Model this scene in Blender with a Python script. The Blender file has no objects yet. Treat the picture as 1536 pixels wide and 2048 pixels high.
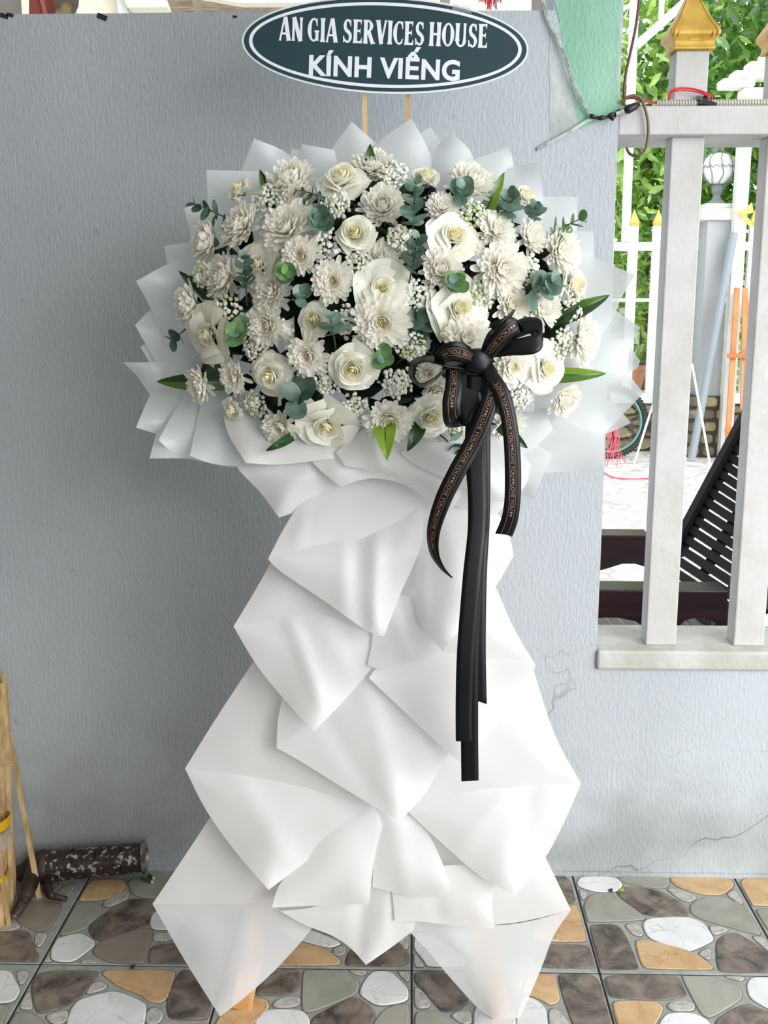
import bpy, bmesh, math, random
import numpy as np
from mathutils import Vector, Matrix, Quaternion, noise as mnoise

R = math.radians
SC = bpy.context.scene
COL = SC.collection
random.seed(7)

# ------------------------------------------------------------------ camera
FPX = 2100.0
CAM = Vector((0.0, -2.40, 1.40))
PITCH, YAW = 11.3, 1.5
cd = bpy.data.cameras.new('camera')
cam = bpy.data.objects.new('camera', cd)
COL.objects.link(cam)
cam.location = CAM
cam.rotation_euler = (R(90 - PITCH), 0, R(YAW))
cd.sensor_fit = 'AUTO'
cd.sensor_width = 36.0
cd.lens = 36.0 * FPX / 2048.0
cd.clip_start = 0.05
cd.clip_end = 200
SC.camera = cam

# ------------------------------------------------------------------ world, sun, exposure
w = bpy.data.worlds.new('world'); SC.world = w
w.use_nodes = True
bg = w.node_tree.nodes['Background']
bg.inputs['Color'].default_value = (0.92, 0.97, 1.0, 1)
bg.inputs['Strength'].default_value = 1.15
sd = bpy.data.lights.new('sun', 'SUN')
sd.energy = 1.75
sd.angle = R(38)
sd.color = (1.0, 0.975, 0.94)
sun = bpy.data.objects.new('sun', sd); COL.objects.link(sun)
sun.location = (3, -4, 5)
sun.rotation_euler = Vector((-0.52, 0.84, -0.48)).to_track_quat('-Z', 'Y').to_euler()
ad = bpy.data.lights.new('added_side_lamp', 'AREA')      # area lamp added at the right, its light falling off leftward
ad.shape = 'RECTANGLE'; ad.size = 2.2; ad.size_y = 2.4; ad.energy = 52; ad.color = (0.97, 0.985, 1.0)
area = bpy.data.objects.new('added_side_lamp', ad); COL.objects.link(area)
area.location = (2.35, -2.3, 1.55)
area.rotation_euler = Vector((-0.80, 0.60, -0.06)).to_track_quat('-Z', 'Z').to_euler()
SC.view_settings.view_transform = 'Standard'
SC.view_settings.look = 'None'
SC.view_settings.gamma = 1.0
SC.view_settings.use_curve_mapping = False
SC.view_settings.exposure = 0.35

# ------------------------------------------------------------------ helpers
RM = cam.rotation_euler.to_matrix()
def ray(px, py):
    return RM @ Vector(((px - 768.0) / FPX, -(py - 1024.0) / FPX, -1.0))
def at(px, py, Y):
    d = ray(px, py)
    return CAM + d * ((Y - CAM.y) / d.y)
def gnd(px, py, z=0.0):
    d = ray(px, py)
    return CAM + d * ((z - CAM.z) / d.z)
def pxm(p):
    "pixels per metre at a world point"
    v = RM.transposed() @ (Vector(p) - CAM)
    return FPX / max(0.01, -v.z)
def srgb(r, g, b):
    def f(c):
        c /= 255.0
        return c / 12.92 if c <= 0.04045 else ((c + 0.055) / 1.055) ** 2.4
    return (f(r), f(g), f(b), 1.0)

def link(o, parent=None):
    COL.objects.link(o)
    if parent is not None:
        o.parent = parent
    return o
def tag(o, label=None, cat=None, group=None, kind=None):
    if label: o['label'] = label
    if cat: o['category'] = cat
    if group: o['group'] = group
    if kind: o['kind'] = kind
    return o
def thing(name, label, cat, loc=(0, 0, 0), group=None):
    o = bpy.data.objects.new(name, None)
    o.empty_display_size = 0.02
    o.location = loc
    link(o)
    return tag(o, label, cat, group)

class MB:
    "collects geometry for ONE mesh"
    def __init__(s):
        s.v = []; s.f = []; s.m = []
    def add(s, vs, fs, mi=0):
        n = len(s.v)
        s.v += [tuple(p) for p in vs]
        s.f += [tuple(i + n for i in f) for f in fs]
        s.m += [mi] * len(fs)
    def box(s, c, d, mi=0, rot=None):
        hx, hy, hz = d[0] / 2, d[1] / 2, d[2] / 2
        vs = [Vector((x * hx, y * hy, z * hz)) for x in (-1, 1) for y in (-1, 1) for z in (-1, 1)]
        if rot is not None: vs = [rot @ v for v in vs]
        vs = [v + Vector(c) for v in vs]
        s.add(vs, [(0, 1, 3, 2), (4, 6, 7, 5), (0, 4, 5, 1), (2, 3, 7, 6), (0, 2, 6, 4), (1, 5, 7, 3)], mi)
    def bar(s, a, b, w, t, up=(0, -1, 0), mi=0, w2=None):
        "box from a to b, w across, t thick along up"
        a = Vector(a); b = Vector(b); d = (b - a).normalized(); u = Vector(up)
        u = (u - d * u.dot(d)).normalized(); r = d.cross(u)
        w2 = w if w2 is None else w2
        vs = []
        for p, ww in ((a, w), (b, w2)):
            for x, y in ((-1, -1), (1, -1), (1, 1), (-1, 1)):
                vs.append(p + r * (x * ww / 2) + u * (y * t / 2))
        s.add(vs, [(3, 2, 1, 0), (4, 5, 6, 7), (0, 1, 5, 4), (1, 2, 6, 5), (2, 3, 7, 6), (3, 0, 4, 7)], mi)
    def tube(s, path, rad, n=8, mi=0, cap=True):
        P = [Vector(p) for p in path]
        if not isinstance(rad, (list, tuple)): rad = [rad] * len(P)
        T = []
        for i in range(len(P)):
            a = P[max(0, i - 1)]; b = P[min(len(P) - 1, i + 1)]
            T.append((b - a).normalized())
        u = T[0].orthogonal().normalized(); vs = []
        for i, p in enumerate(P):
            u = (u - T[i] * u.dot(T[i])).normalized(); r = T[i].cross(u)
            for k in range(n):
                a = 2 * math.pi * k / n
                vs.append(p + (u * math.cos(a) + r * math.sin(a)) * rad[i])
        fs = []
        for i in range(len(P) - 1):
            for k in range(n):
                k2 = (k + 1) % n
                fs.append((i * n + k, i * n + k2, (i + 1) * n + k2, (i + 1) * n + k))
        if cap:
            fs.append(tuple(reversed(range(n)))); fs.append(tuple(range((len(P) - 1) * n, len(P) * n)))
        s.add(vs, fs, mi)
    def lathe(s, prof, n=24, mi=0, M=None):
        vs = []; fs = []
        for r, z in prof:
            for k in range(n):
                a = 2 * math.pi * k / n
                vs.append(Vector((r * math.cos(a), r * math.sin(a), z)))
        for i in range(len(prof) - 1):
            for k in range(n):
                k2 = (k + 1) % n
                fs.append((i * n + k, i * n + k2, (i + 1) * n + k2, (i + 1) * n + k))
        if M is not None: vs = [M @ v for v in vs]
        s.add(vs, fs, mi)
    def ball(s, c, r, mi=0, k=None):
        t = ICO
        s.add([Vector(c) + v * r for v in t[0]], t[1], mi)
    def prism(s, poly, y0, y1, mi=0):
        "poly of (x,z), extruded along Y"
        n = len(poly)
        vs = [(x, y0, z) for x, z in poly] + [(x, y1, z) for x, z in poly]
        fs = [tuple(range(n)), tuple(reversed(range(n, 2 * n)))]
        for i in range(n):
            j = (i + 1) % n
            fs.append((i, i + n, j + n, j))
        s.add(vs, fs, mi)
    def mesh(s, name, mats, smooth=False, bevel=0):
        me = bpy.data.meshes.new(name)
        me.from_pydata(s.v, [], s.f)
        if not isinstance(mats, (list, tuple)): mats = [mats]
        for m in mats: me.materials.append(m)
        if len(mats) > 1: me.polygons.foreach_set('material_index', s.m)
        if smooth: me.polygons.foreach_set('use_smooth', [True] * len(me.polygons))
        me.update()
        return me
    def build(s, name, mats, parent=None, smooth=False, bevel=0.0, **kw):
        o = bpy.data.objects.new(name, s.mesh(name, mats, smooth))
        link(o, parent)
        if bevel:
            b = o.modifiers.new('bevel', 'BEVEL'); b.width = bevel; b.segments = 2; b.limit_method = 'ANGLE'
        return tag(o, **kw)
def inst(name, me, parent, loc=(0, 0, 0), quat=None, scale=1.0):
    o = bpy.data.objects.new(name, me)
    link(o, parent)
    o.location = loc
    if quat is not None:
        o.rotation_mode = 'QUATERNION'; o.rotation_quaternion = quat
    o.scale = scale if isinstance(scale, (tuple, list)) else (scale,) * 3
    return o
def _ico(sub):
    b = bmesh.new(); bmesh.ops.create_icosphere(b, subdivisions=sub, radius=1)
    r = ([v.co.copy() for v in b.verts], [tuple(v.index for v in f.verts) for f in b.faces]); b.free()
    return r
ICO = _ico(1)
def catmull(P, n=8):
    P = [Vector(p) for p in P]
    out = []
    for i in range(len(P) - 1):
        p0 = P[max(0, i - 1)]; p1 = P[i]; p2 = P[i + 1]; p3 = P[min(len(P) - 1, i + 2)]
        for k in range(n):
            t = k / n
            out.append(0.5 * ((2 * p1) + (p2 - p0) * t + (2 * p0 - 5 * p1 + 4 * p2 - p3) * t * t + (3 * p1 - p0 - 3 * p2 + p3) * t ** 3))
    out.append(P[-1])
    return out

# ------------------------------------------------------------------ materials
def mat(name, col, rough=0.6, metal=0.0, col2=None, nscale=8.0, bump=0.0, bscale=40.0, stretch=(1, 1, 1), spec=0.5, detail=4.0, coat=0.0, lo=0.4, hi=0.6):
    m = bpy.data.materials.new(name); m.use_nodes = True
    nt = m.node_tree; P = nt.nodes['Principled BSDF']
    P.inputs['Base Color'].default_value = col
    P.inputs['Roughness'].default_value = rough
    P.inputs['Metallic'].default_value = metal
    P.inputs['Specular IOR Level'].default_value = spec
    P.inputs['Coat Weight'].default_value = coat
    if col2 is not None or bump:
        g = nt.nodes.new('ShaderNodeNewGeometry')
        mp = nt.nodes.new('ShaderNodeMapping'); mp.inputs['Scale'].default_value = stretch
        nt.links.new(g.outputs['Position'], mp.inputs['Vector'])
    if col2 is not None:
        n = nt.nodes.new('ShaderNodeTexNoise'); n.inputs['Scale'].default_value = nscale; n.inputs['Detail'].default_value = detail
        nt.links.new(mp.outputs[0], n.inputs['Vector'])
        r = nt.nodes.new('ShaderNodeValToRGB')
        r.color_ramp.elements[0].position = lo; r.color_ramp.elements[1].position = hi
        r.color_ramp.elements[0].color = col; r.color_ramp.elements[1].color = col2
        nt.links.new(n.outputs['Fac'], r.inputs['Fac']); nt.links.new(r.outputs['Color'], P.inputs['Base Color'])
    if bump:
        n2 = nt.nodes.new('ShaderNodeTexNoise'); n2.inputs['Scale'].default_value = bscale; n2.inputs['Detail'].default_value = 6
        nt.links.new(mp.outputs[0], n2.inputs['Vector'])
        b = nt.nodes.new('ShaderNodeBump'); b.inputs['Strength'].default_value = bump; b.inputs['Distance'].default_value = 0.01
        nt.links.new(n2.outputs['Fac'], b.inputs['Height']); nt.links.new(b.outputs[0], P.inputs['Normal'])
    return m
def thin(name, col, trans=0.3, clear=0.0, rough=0.5, gloss=0.08, col2=None, nscale=30, tcol=None, coord='Position'):
    "thin sheet: diffuse + light passing through (+ some seen straight through)"
    m = bpy.data.materials.new(name); m.use_nodes = True
    nt = m.node_tree; nt.nodes.clear(); N = nt.nodes.new; L = nt.links.new
    out = N('ShaderNodeOutputMaterial')
    d = N('ShaderNodeBsdfDiffuse'); t = N('ShaderNodeBsdfTranslucent'); g = N('ShaderNodeBsdfGlossy')
    d.inputs['Color'].default_value = col; t.inputs['Color'].default_value = tcol or col
    g.inputs['Roughness'].default_value = rough; g.inputs['Color'].default_value = (1, 1, 1, 1)
    if col2 is not None:
        geo = N('ShaderNodeNewGeometry'); n = N('ShaderNodeTexNoise'); n.inputs['Scale'].default_value = nscale
        r = N('ShaderNodeValToRGB'); r.color_ramp.elements[0].color = col; r.color_ramp.elements[1].color = col2
        r.color_ramp.elements[0].position = 0.38; r.color_ramp.elements[1].position = 0.62
        L(geo.outputs['Position'], n.inputs['Vector']); L(n.outputs['Fac'], r.inputs['Fac'])
        L(r.outputs['Color'], d.inputs['Color'])
        if tcol is None: L(r.outputs['Color'], t.inputs['Color'])
    a = N('ShaderNodeMixShader'); a.inputs[0].default_value = trans
    L(d.outputs[0], a.inputs[1]); L(t.outputs[0], a.inputs[2])
    b = N('ShaderNodeMixShader'); b.inputs[0].default_value = gloss
    L(a.outputs[0], b.inputs[1]); L(g.outputs[0], b.inputs[2])
    last = b
    if clear:
        tr = N('ShaderNodeBsdfTransparent'); c = N('ShaderNodeMixShader'); c.inputs[0].default_value = clear
        L(b.outputs[0], c.inputs[1]); L(tr.outputs[0], c.inputs[2]); last = c
    L(last.outputs[0], out.inputs['Surface'])
    return m

M = {}
M['paper'] = thin('paper', srgb(236, 235, 235), trans=0.36, clear=0.06, rough=0.5, gloss=0.03)
M['paper2'] = thin('paper_film', srgb(230, 234, 235), trans=0.40, clear=0.16, rough=0.35, gloss=0.04)
M['paper_low'] = thin('paper_single', srgb(234, 235, 237), trans=0.36, clear=0.20, rough=0.5, gloss=0.03)
M['petal'] = thin('petal', srgb(255, 253, 246), trans=0.5, gloss=0.03, rough=0.5)
M['petal_rose'] = thin('petal_rose', srgb(253, 252, 241), trans=0.34, gloss=0.03, rough=0.5)
M['petal_rose_in'] = thin('petal_rose_in', srgb(252, 247, 218), trans=0.34, gloss=0.03, rough=0.5)
M['heart'] = thin('heart', srgb(244, 230, 172), trans=0.3, gloss=0.02)
M['heart_pale'] = thin('heart_pale', srgb(246, 240, 208), trans=0.2, gloss=0.02)
M['gyp'] = thin('gyp', srgb(248, 248, 238), trans=0.25, gloss=0.02)
M['gyp_green'] = thin('gyp_green', srgb(214, 222, 180), trans=0.25, gloss=0.02)
M['gyp_stem'] = mat('gyp_stem', srgb(96, 118, 66), 0.6)
M['euc'] = thin('euc', srgb(84, 118, 98), trans=0.15, gloss=0.06, rough=0.45, col2=srgb(122, 152, 132), nscale=40)
M['euc_dark'] = thin('euc_dark', srgb(52, 82, 68), trans=0.12, gloss=0.06, rough=0.45, col2=srgb(84, 112, 94), nscale=40)
M['euc_fresh'] = thin('euc_fresh', srgb(88, 128, 74), trans=0.22, gloss=0.05, rough=0.45, col2=srgb(120, 160, 100), nscale=40)
M['euc_stem'] = mat('euc_stem', srgb(70, 70, 56), 0.6)
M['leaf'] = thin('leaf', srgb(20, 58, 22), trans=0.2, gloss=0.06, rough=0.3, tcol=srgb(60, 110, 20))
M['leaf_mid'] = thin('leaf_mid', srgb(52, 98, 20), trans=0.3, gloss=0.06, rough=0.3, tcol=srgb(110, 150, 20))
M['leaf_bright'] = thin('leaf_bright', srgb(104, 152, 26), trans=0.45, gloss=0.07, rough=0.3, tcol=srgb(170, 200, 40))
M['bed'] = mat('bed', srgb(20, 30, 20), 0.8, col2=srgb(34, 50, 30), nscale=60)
M['wood'] = mat('wood', srgb(196, 160, 112), 0.6, col2=srgb(224, 192, 146), nscale=6, stretch=(6, 6, 1), bump=0.15, bscale=60)
M['wood_leg'] = mat('wood_leg', srgb(186, 132, 84), 0.5, col2=srgb(204, 156, 108), nscale=6, stretch=(8, 8, 1))
M['bamboo'] = mat('bamboo', srgb(205, 178, 132), 0.55, col2=srgb(170, 140, 96), nscale=5, stretch=(14, 14, 1), bump=0.2, bscale=80)
M['satin'] = mat('satin', srgb(9, 11, 14), 0.36, spec=0.35)
M['gold_print'] = mat('gold_print', srgb(168, 132, 108), 0.45, metal=0.2)
M['sign_green'] = mat('sign_green', srgb(28, 56, 62), 0.35, col2=srgb(32, 62, 68), nscale=3)
M['sign_white'] = mat('sign_white', srgb(232, 234, 242), 0.45)
M['sign_edge'] = mat('sign_edge', srgb(222, 228, 230), 0.5)
M['white_paint'] = mat('white_paint', srgb(194, 193, 193), 0.65, col2=srgb(185, 183, 180), nscale=9, bump=0.15, bscale=60)
M['white_out'] = mat('white_out', srgb(238, 238, 236), 0.6, col2=srgb(226, 226, 222), nscale=3)
M['green_paint'] = mat('green_paint', srgb(128, 178, 152), 0.55, col2=srgb(146, 190, 168), nscale=5, bump=0.25, bscale=70, stretch=(2, 2, 1))
M['gold'] = mat('gold', srgb(186, 146, 54), 0.42, metal=0.25, col2=srgb(206, 168, 78), nscale=20, bump=0.1, bscale=90)
M['black'] = mat('black_tape', srgb(16, 18, 18), 0.4)
M['conduit'] = mat('conduit', srgb(196, 194, 182), 0.5)
M['cable_white'] = mat('cable_white', srgb(196, 204, 198), 0.5, col2=srgb(150, 158, 152), nscale=60)
M['cable_brown'] = mat('cable_brown', srgb(112, 96, 70), 0.45)
M['cable_maroon'] = mat('cable_maroon', srgb(104, 58, 60), 0.4)
M['red'] = mat('red_plastic', srgb(196, 18, 36), 0.35)
M['dark_wood'] = mat('dark_wood', srgb(44, 14, 20), 0.25, col2=srgb(24, 8, 12), nscale=4, stretch=(1, 1, 8), spec=0.4)
M['slat_wood'] = mat('slat_wood', srgb(16, 11, 12), 0.6, spec=0.12)
M['rust'] = mat('rust', srgb(40, 32, 28), 0.45, metal=0.2, col2=srgb(70, 54, 46), nscale=25, bump=0.6, bscale=50)
M['flake'] = mat('flaked_chrome', srgb(52, 42, 38), 0.4, metal=0.3, col2=srgb(170, 170, 166), nscale=75, bump=0.5, bscale=50, lo=0.56, hi=0.64)
M['yellow_tape'] = mat('yellow_tape', srgb(206, 158, 20), 0.3)
M['film'] = thin('clear_film', srgb(220, 220, 215), trans=0.3, clear=0.6, gloss=0.3, rough=0.15)
# ================================================================== STRUCTURE
def XatY(px, py, Y): return at(px, py, Y).x
WT = 0.20                                  # wall thickness
z_top = at(600, 24, 0).z                   # top of the grey wall
x_edge = at(1216, 760, 0).x                # end of the wall where the fence begins
x_pil = at(1106, 60, 0).x
z_rt = at(1400, 211, 0).z; z_rb = at(1400, 269, 0).z
z_sill = at(1400, 1300, 0).z; z_sillb = at(1400, 1338, 0).z

def wall_material():
    m = bpy.data.materials.new('wall_paint'); m.use_nodes = True
    nt = m.node_tree; N = nt.nodes.new; L = nt.links.new; P = nt.nodes['Principled BSDF']
    P.inputs['Roughness'].default_value = 0.75
    geo = N('ShaderNodeNewGeometry'); sep = N('ShaderNodeSeparateXYZ'); L(geo.outputs['Position'], sep.inputs[0])
    def noise(scale, detail, st):
        mp = N('ShaderNodeMapping'); mp.inputs['Scale'].default_value = st
        L(geo.outputs['Position'], mp.inputs['Vector'])
        n = N('ShaderNodeTexNoise'); n.inputs['Scale'].default_value = scale; n.inputs['Detail'].default_value = detail
        L(mp.outputs[0], n.inputs['Vector']); return n.outputs['Fac']
    def ramp(f, a, b, c0=(0, 0, 0, 1), c1=(1, 1, 1, 1)):
        r = N('ShaderNodeValToRGB'); r.color_ramp.elements[0].position = a; r.color_ramp.elements[1].position = b
        r.color_ramp.elements[0].color = c0; r.color_ramp.elements[1].color = c1
        L(f, r.inputs['Fac']); return r.outputs['Color']
    def mix(f, a, b, mode='MIX'):
        x = N('ShaderNodeMix'); x.data_type = 'RGBA'; x.blend_type = mode
        if isinstance(f, float): x.inputs[0].default_value = f
        else: L(f, x.inputs[0])
        for i, c in ((6, a), (7, b)):
            if isinstance(c, tuple): x.inputs[i].default_value = c
            else: L(c, x.inputs[i])
        return x.outputs[2]
    def math_(op, a, b):
        x = N('ShaderNodeMath'); x.operation = op
        for i, c in enumerate((a, b)):
            if isinstance(c, (int, float)): x.inputs[i].default_value = c
            else: L(c, x.inputs[i])
        return x.outputs[0]
    base = ramp(noise(2.2, 5, (1, 1, 0.6)), 0.35, 0.65, srgb(171, 177, 182), srgb(181, 187, 192))
    # damp, slightly green grime in a band near the floor, of its own ragged shape
    band = math_('MULTIPLY', ramp(math_('ADD', sep.outputs['Z'], math_('MULTIPLY', noise(5, 5, (1, 1, 1)), 0.35)), 0.30, 0.62, (1, 1, 1, 1), (0, 0, 0, 1)),
                 ramp(noise(3.2, 6, (1, 1, 1.4)), 0.38, 0.62))
    base = mix(math_('MULTIPLY', band, 0.6), base, srgb(128, 132, 124))
    spots = ramp(noise(38, 3, (1, 1, 0.7)), 0.69, 0.75)
    base = mix(math_('MULTIPLY', spots, 0.35), base, srgb(120, 118, 112))
    # thin cracks
    v = N('ShaderNodeTexVoronoi'); v.feature = 'DISTANCE_TO_EDGE'; v.inputs['Scale'].default_value = 1.7
    mp = N('ShaderNodeMapping'); mp.inputs['Scale'].default_value = (0.55, 1, 1.6)
    nn = N('ShaderNodeTexNoise'); nn.inputs['Scale'].default_value = 9; L(geo.outputs['Position'], nn.inputs['Vector'])
    vm = N('ShaderNodeVectorMath'); vm.operation = 'MULTIPLY_ADD'; vm.inputs[1].default_value = (0.12, 0.12, 0.12)
    L(nn.outputs['Color'], vm.inputs[0]); L(geo.outputs['Position'], vm.inputs[2]); L(vm.outputs[0], mp.inputs['Vector']); L(mp.outputs[0], v.inputs['Vector'])
    crack = math_('MULTIPLY', ramp(v.outputs['Distance'], 0.0, 0.0035, (1, 1, 1, 1), (0, 0, 0, 1)), ramp(sep.outputs['Z'], 0.30, 0.75, (1, 1, 1, 1), (0, 0, 0, 1)))
    crack = math_('MULTIPLY', crack, ramp(noise(1.6, 2, (1, 1, 1)), 0.48, 0.55))
    base = mix(math_('MULTIPLY', crack, 0.75), base, srgb(80, 80, 76))
    L(base, P.inputs['Base Color'])
    h = math_('ADD', math_('MULTIPLY', noise(70, 6, (2.2, 1, 0.75)), 0.8), math_('MULTIPLY', noise(14, 4, (1, 1, 1)), 0.5))
    b = N('ShaderNodeBump'); b.inputs['Strength'].default_value = 0.5; b.inputs['Distance'].default_value = 0.006
    L(h, b.inputs['Height']); L(b.outputs[0], P.inputs['Normal'])
    return m
M['wall'] = wall_material()

# the grey wall with its taller end pillar and the low run under the fence, one continuous plastered body
b = MB()
xl = -2.2
b.prism([(xl, 0), (xl, z_top), (x_pil, z_top), (x_pil, 2.75), (x_edge, 2.75), (x_edge, z_sillb), (3.6, z_sillb), (3.6, 0)], 0.0, WT)
wall = b.build('wall_back', M['wall'], kind='structure')
# plaster fillet at the foot of the wall
b = MB(); b.prism([(-2.2, 0.0), (-2.2, 0.012), (3.6, 0.012), (3.6, 0.0)], -0.006, 0.0)
b.build('baseboard_back', M['wall'], kind='structure')
# old green paint left bare on the pillar
pp = [(1112, -220), (1108, 0), (1118, 40), (1124, 80), (1132, 120), (1140, 160), (1150, 200), (1154, 235), (1160, 258), (1190, 246), (1216, 238), (1238, 232), (1236, 150), (1240, 60), (1243, 0), (1246, -220)]
b = MB(); q = [at(x, y, 0) for x, y in pp]
b.prism([(min(p.x, x_edge + 0.0008), p.z) for p in q], -0.0012, 0.0)
g = b.build('paint_patch', M['green_paint'], wall); g['label'] = 'old green paint on the pillar'
# bare-plaster patch beside it
b = MB(); q = [at(x, y, 0) for x, y in [(1120, 45), (1132, 100), (1148, 150), (1164, 200), (1162, 250), (1135, 270), (1104, 285), (1098, 250), (1100, 180), (1098, 120), (1100, 60)]]
b.prism([(p.x, p.z) for p in q], -0.0008, 0.0)
b.build('plaster_patch', mat('plaster', srgb(166, 174, 174), 0.8, col2=srgb(190, 196, 196), nscale=12, bump=0.5, bscale=40), wall)
# chips on the wall's top edge
b = MB()
for x, y, r_ in ((8, 26, .010), (20, 25, .008), (204, 27, .012), (470, 30, .005)):
    p = at(x, y + 1, 0); b.box((p.x, -0.0002, p.z - r_ * .5), (r_ * 1.8, 0.002, r_ * .9), rot=Matrix.Rotation(r_ * 30, 3, 'Y'))
b.build('chip', mat('chip', srgb(40, 42, 50), 0.9), wall)

# ---- sill and rail of the opening
b = MB(); b.box(((x_edge + 3.6) / 2, WT / 2 - 0.006, (z_sill + z_sillb) / 2), (3.6 - x_edge, WT + 0.012, z_sill - z_sillb))
b.build('trim_1', mat('sill_paint', srgb(192, 192, 188), 0.7, col2=srgb(176, 174, 166), nscale=10, bump=0.4, bscale=30), kind='structure', bevel=0.006)
b = MB(); b.box(((x_edge + 3.6) / 2, 0.10, (z_rt + z_rb) / 2), (3.6 - x_edge, 0.20, z_rt - z_rb))
b.build('trim_2', M['white_paint'], kind='structure', bevel=0.003)

# ---- unseen roof, front and left walls, added to block light and darken the left
b = MB(); b.box((-0.5, -2.6, 2.95), (5.0, 5.4, 0.1)); b.build('added_ceiling', mat('added_ceiling_paint', srgb(220, 220, 215), 0.8), kind='structure')
b = MB(); b.box((-0.9, -4.6, 1.45), (2.6, 0.1, 2.9)); b.build('added_wall_front', M['wall'], kind='structure')
b = MB(); b.box((-1.35, -2.35, 1.45), (0.1, 4.7, 2.9)); b.build('added_wall_left', mat('added_wall_left_paint', srgb(120, 112, 102), 0.8), kind='structure')

# ---- ground outside
def out_ground():
    m = bpy.data.materials.new('outdoor_tiles'); m.use_nodes = True
    nt = m.node_tree; N = nt.nodes.new; L = nt.links.new; P = nt.nodes['Principled BSDF']
    geo = N('ShaderNodeNewGeometry'); mp = N('ShaderNodeMapping'); mp.inputs['Scale'].default_value = (3.2, 5.0, 1)
    L(geo.outputs['Position'], mp.inputs['Vector'])
    v = N('ShaderNodeTexVoronoi'); v.feature = 'DISTANCE_TO_EDGE'; v.inputs['Scale'].default_value = 1.4
    L(mp.outputs[0], v.inputs['Vector'])
    r = N('ShaderNodeValToRGB'); r.color_ramp.elements[0].position = 0.02; r.color_ramp.elements[1].position = 0.09
    r.color_ramp.elements[0].color = srgb(196, 192, 188); r.color_ramp.elements[1].color = srgb(240, 238, 236)
    L(v.outputs['Distance'], r.inputs['Fac']); L(r.outputs['Color'], P.inputs['Base Color'])
    P.inputs['Roughness'].default_value = 0.5
    return m
b = MB(); b.box((3.0, 10.2, -0.03), (22, 20, 0.06)); b.build('ground_outside', out_ground(), kind='structure')

# ================================================================== TILED FLOOR
def stone_mat(name, c1, c2, vein=None, scale=14, speck=False, vw=0.02):
    m = bpy.data.materials.new(name); m.use_nodes = True
    nt = m.node_tree; N = nt.nodes.new; L = nt.links.new; P = nt.nodes['Principled BSDF']
    P.inputs['Roughness'].default_value = 0.34; P.inputs['Specular IOR Level'].default_value = 0.5
    geo = N('ShaderNodeNewGeometry')
    n = N('ShaderNodeTexNoise'); n.inputs['Scale'].default_value = scale; n.inputs['Detail'].default_value = 7; n.inputs['Roughness'].default_value = 0.62
    n.inputs['Distortion'].default_value = 0.6
    L(geo.outputs['Position'], n.inputs['Vector'])
    r = N('ShaderNodeValToRGB'); r.color_ramp.elements[0].position = 0.36; r.color_ramp.elements[1].position = 0.62
    r.color_ramp.elements[0].color = c1; r.color_ramp.elements[1].color = c2
    L(n.outputs['Fac'], r.inputs['Fac']); out = r.outputs['Color']
    if vein is not None or speck:
        v = N('ShaderNodeTexVoronoi')
        if speck:
            v.inputs['Scale'].default_value = 160
            rr = N('ShaderNodeValToRGB'); rr.color_ramp.elements[0].position = 0.16; rr.color_ramp.elements[1].position = 0.22
        else:
            v.feature = 'DISTANCE_TO_EDGE'; v.inputs['Scale'].default_value = 11
            rr = N('ShaderNodeValToRGB'); rr.color_ramp.elements[0].position = 0.0; rr.color_ramp.elements[1].position = vw
        nd = N('ShaderNodeTexNoise'); nd.inputs['Scale'].default_value = 18; nd.inputs['Detail'].default_value = 3; L(geo.outputs['Position'], nd.inputs['Vector'])
        vm = N('ShaderNodeVectorMath'); vm.operation = 'MULTIPLY_ADD'; vm.inputs[1].default_value = (0.09,) * 3 if not speck else (0.01,) * 3
        L(nd.outputs['Color'], vm.inputs[0]); L(geo.outputs['Position'], vm.inputs[2]); L(vm.outputs[0], v.inputs['Vector'])
        rr.color_ramp.elements[0].color = (1, 1, 1, 1); rr.color_ramp.elements[1].color = (0, 0, 0, 1)
        L(v.outputs['Distance'], rr.inputs['Fac'])
        x = N('ShaderNodeMix'); x.data_type = 'RGBA'
        mu = N('ShaderNodeMath'); mu.operation = 'MULTIPLY'; mu.inputs[1].default_value = 0.65; L(rr.outputs['Color'], mu.inputs[0])
        L(mu.outputs[0], x.inputs[0]); L(out, x.inputs[6]); x.inputs[7].default_value = vein or srgb(70, 66, 64)
        out = x.outputs[2]
    L(out, P.inputs['Base Color'])
    b = N('ShaderNodeBump'); b.inputs['Strength'].default_value = 0.2; b.inputs['Distance'].default_value = 0.004
    L(n.outputs['Fac'], b.inputs['Height']); L(b.outputs[0], P.inputs['Normal'])
    return m
SM = {
 'o': stone_mat('stone_olive', srgb(140, 139, 126), srgb(160, 159, 147), scale=9),
 'n': stone_mat('stone_taupe', srgb(126, 116, 104), srgb(146, 136, 122), scale=9),
 'a': stone_mat('stone_orange', srgb(186, 148, 104), srgb(206, 174, 132), vein=srgb(140, 96, 56), scale=12, vw=0.012),
 'd': stone_mat('stone_dark', srgb(62, 58, 56), srgb(134, 120, 108), vein=srgb(170, 160, 140), scale=16, vw=0.006),
 'w': stone_mat('stone_white', srgb(206, 207, 205), srgb(228, 229, 230), vein=srgb(160, 162, 164), scale=7, vw=0.02),
 'p': stone_mat('stone_pebble', srgb(160, 157, 150), srgb(192, 189, 184), scale=50, speck=True),
}
M['rim'] = mat('stone_rim', srgb(96, 92, 88), 0.5)
M['grout'] = mat('tile_base', srgb(158, 162, 156), 0.45, col2=srgb(142, 146, 140), nscale=30)
M['gap'] = mat('tile_gap', srgb(36, 36, 32), 0.9)
A = (0, 1740, 4.8); B_ = (480, 1840, 4.042); C_ = (820, 1840, 4.042); D = (1180, 1740, 4.315); E = (1030, 1680, 3.036); F4 = (0, 1680, 2.954); Z0 = (0, 0, 1)
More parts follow.
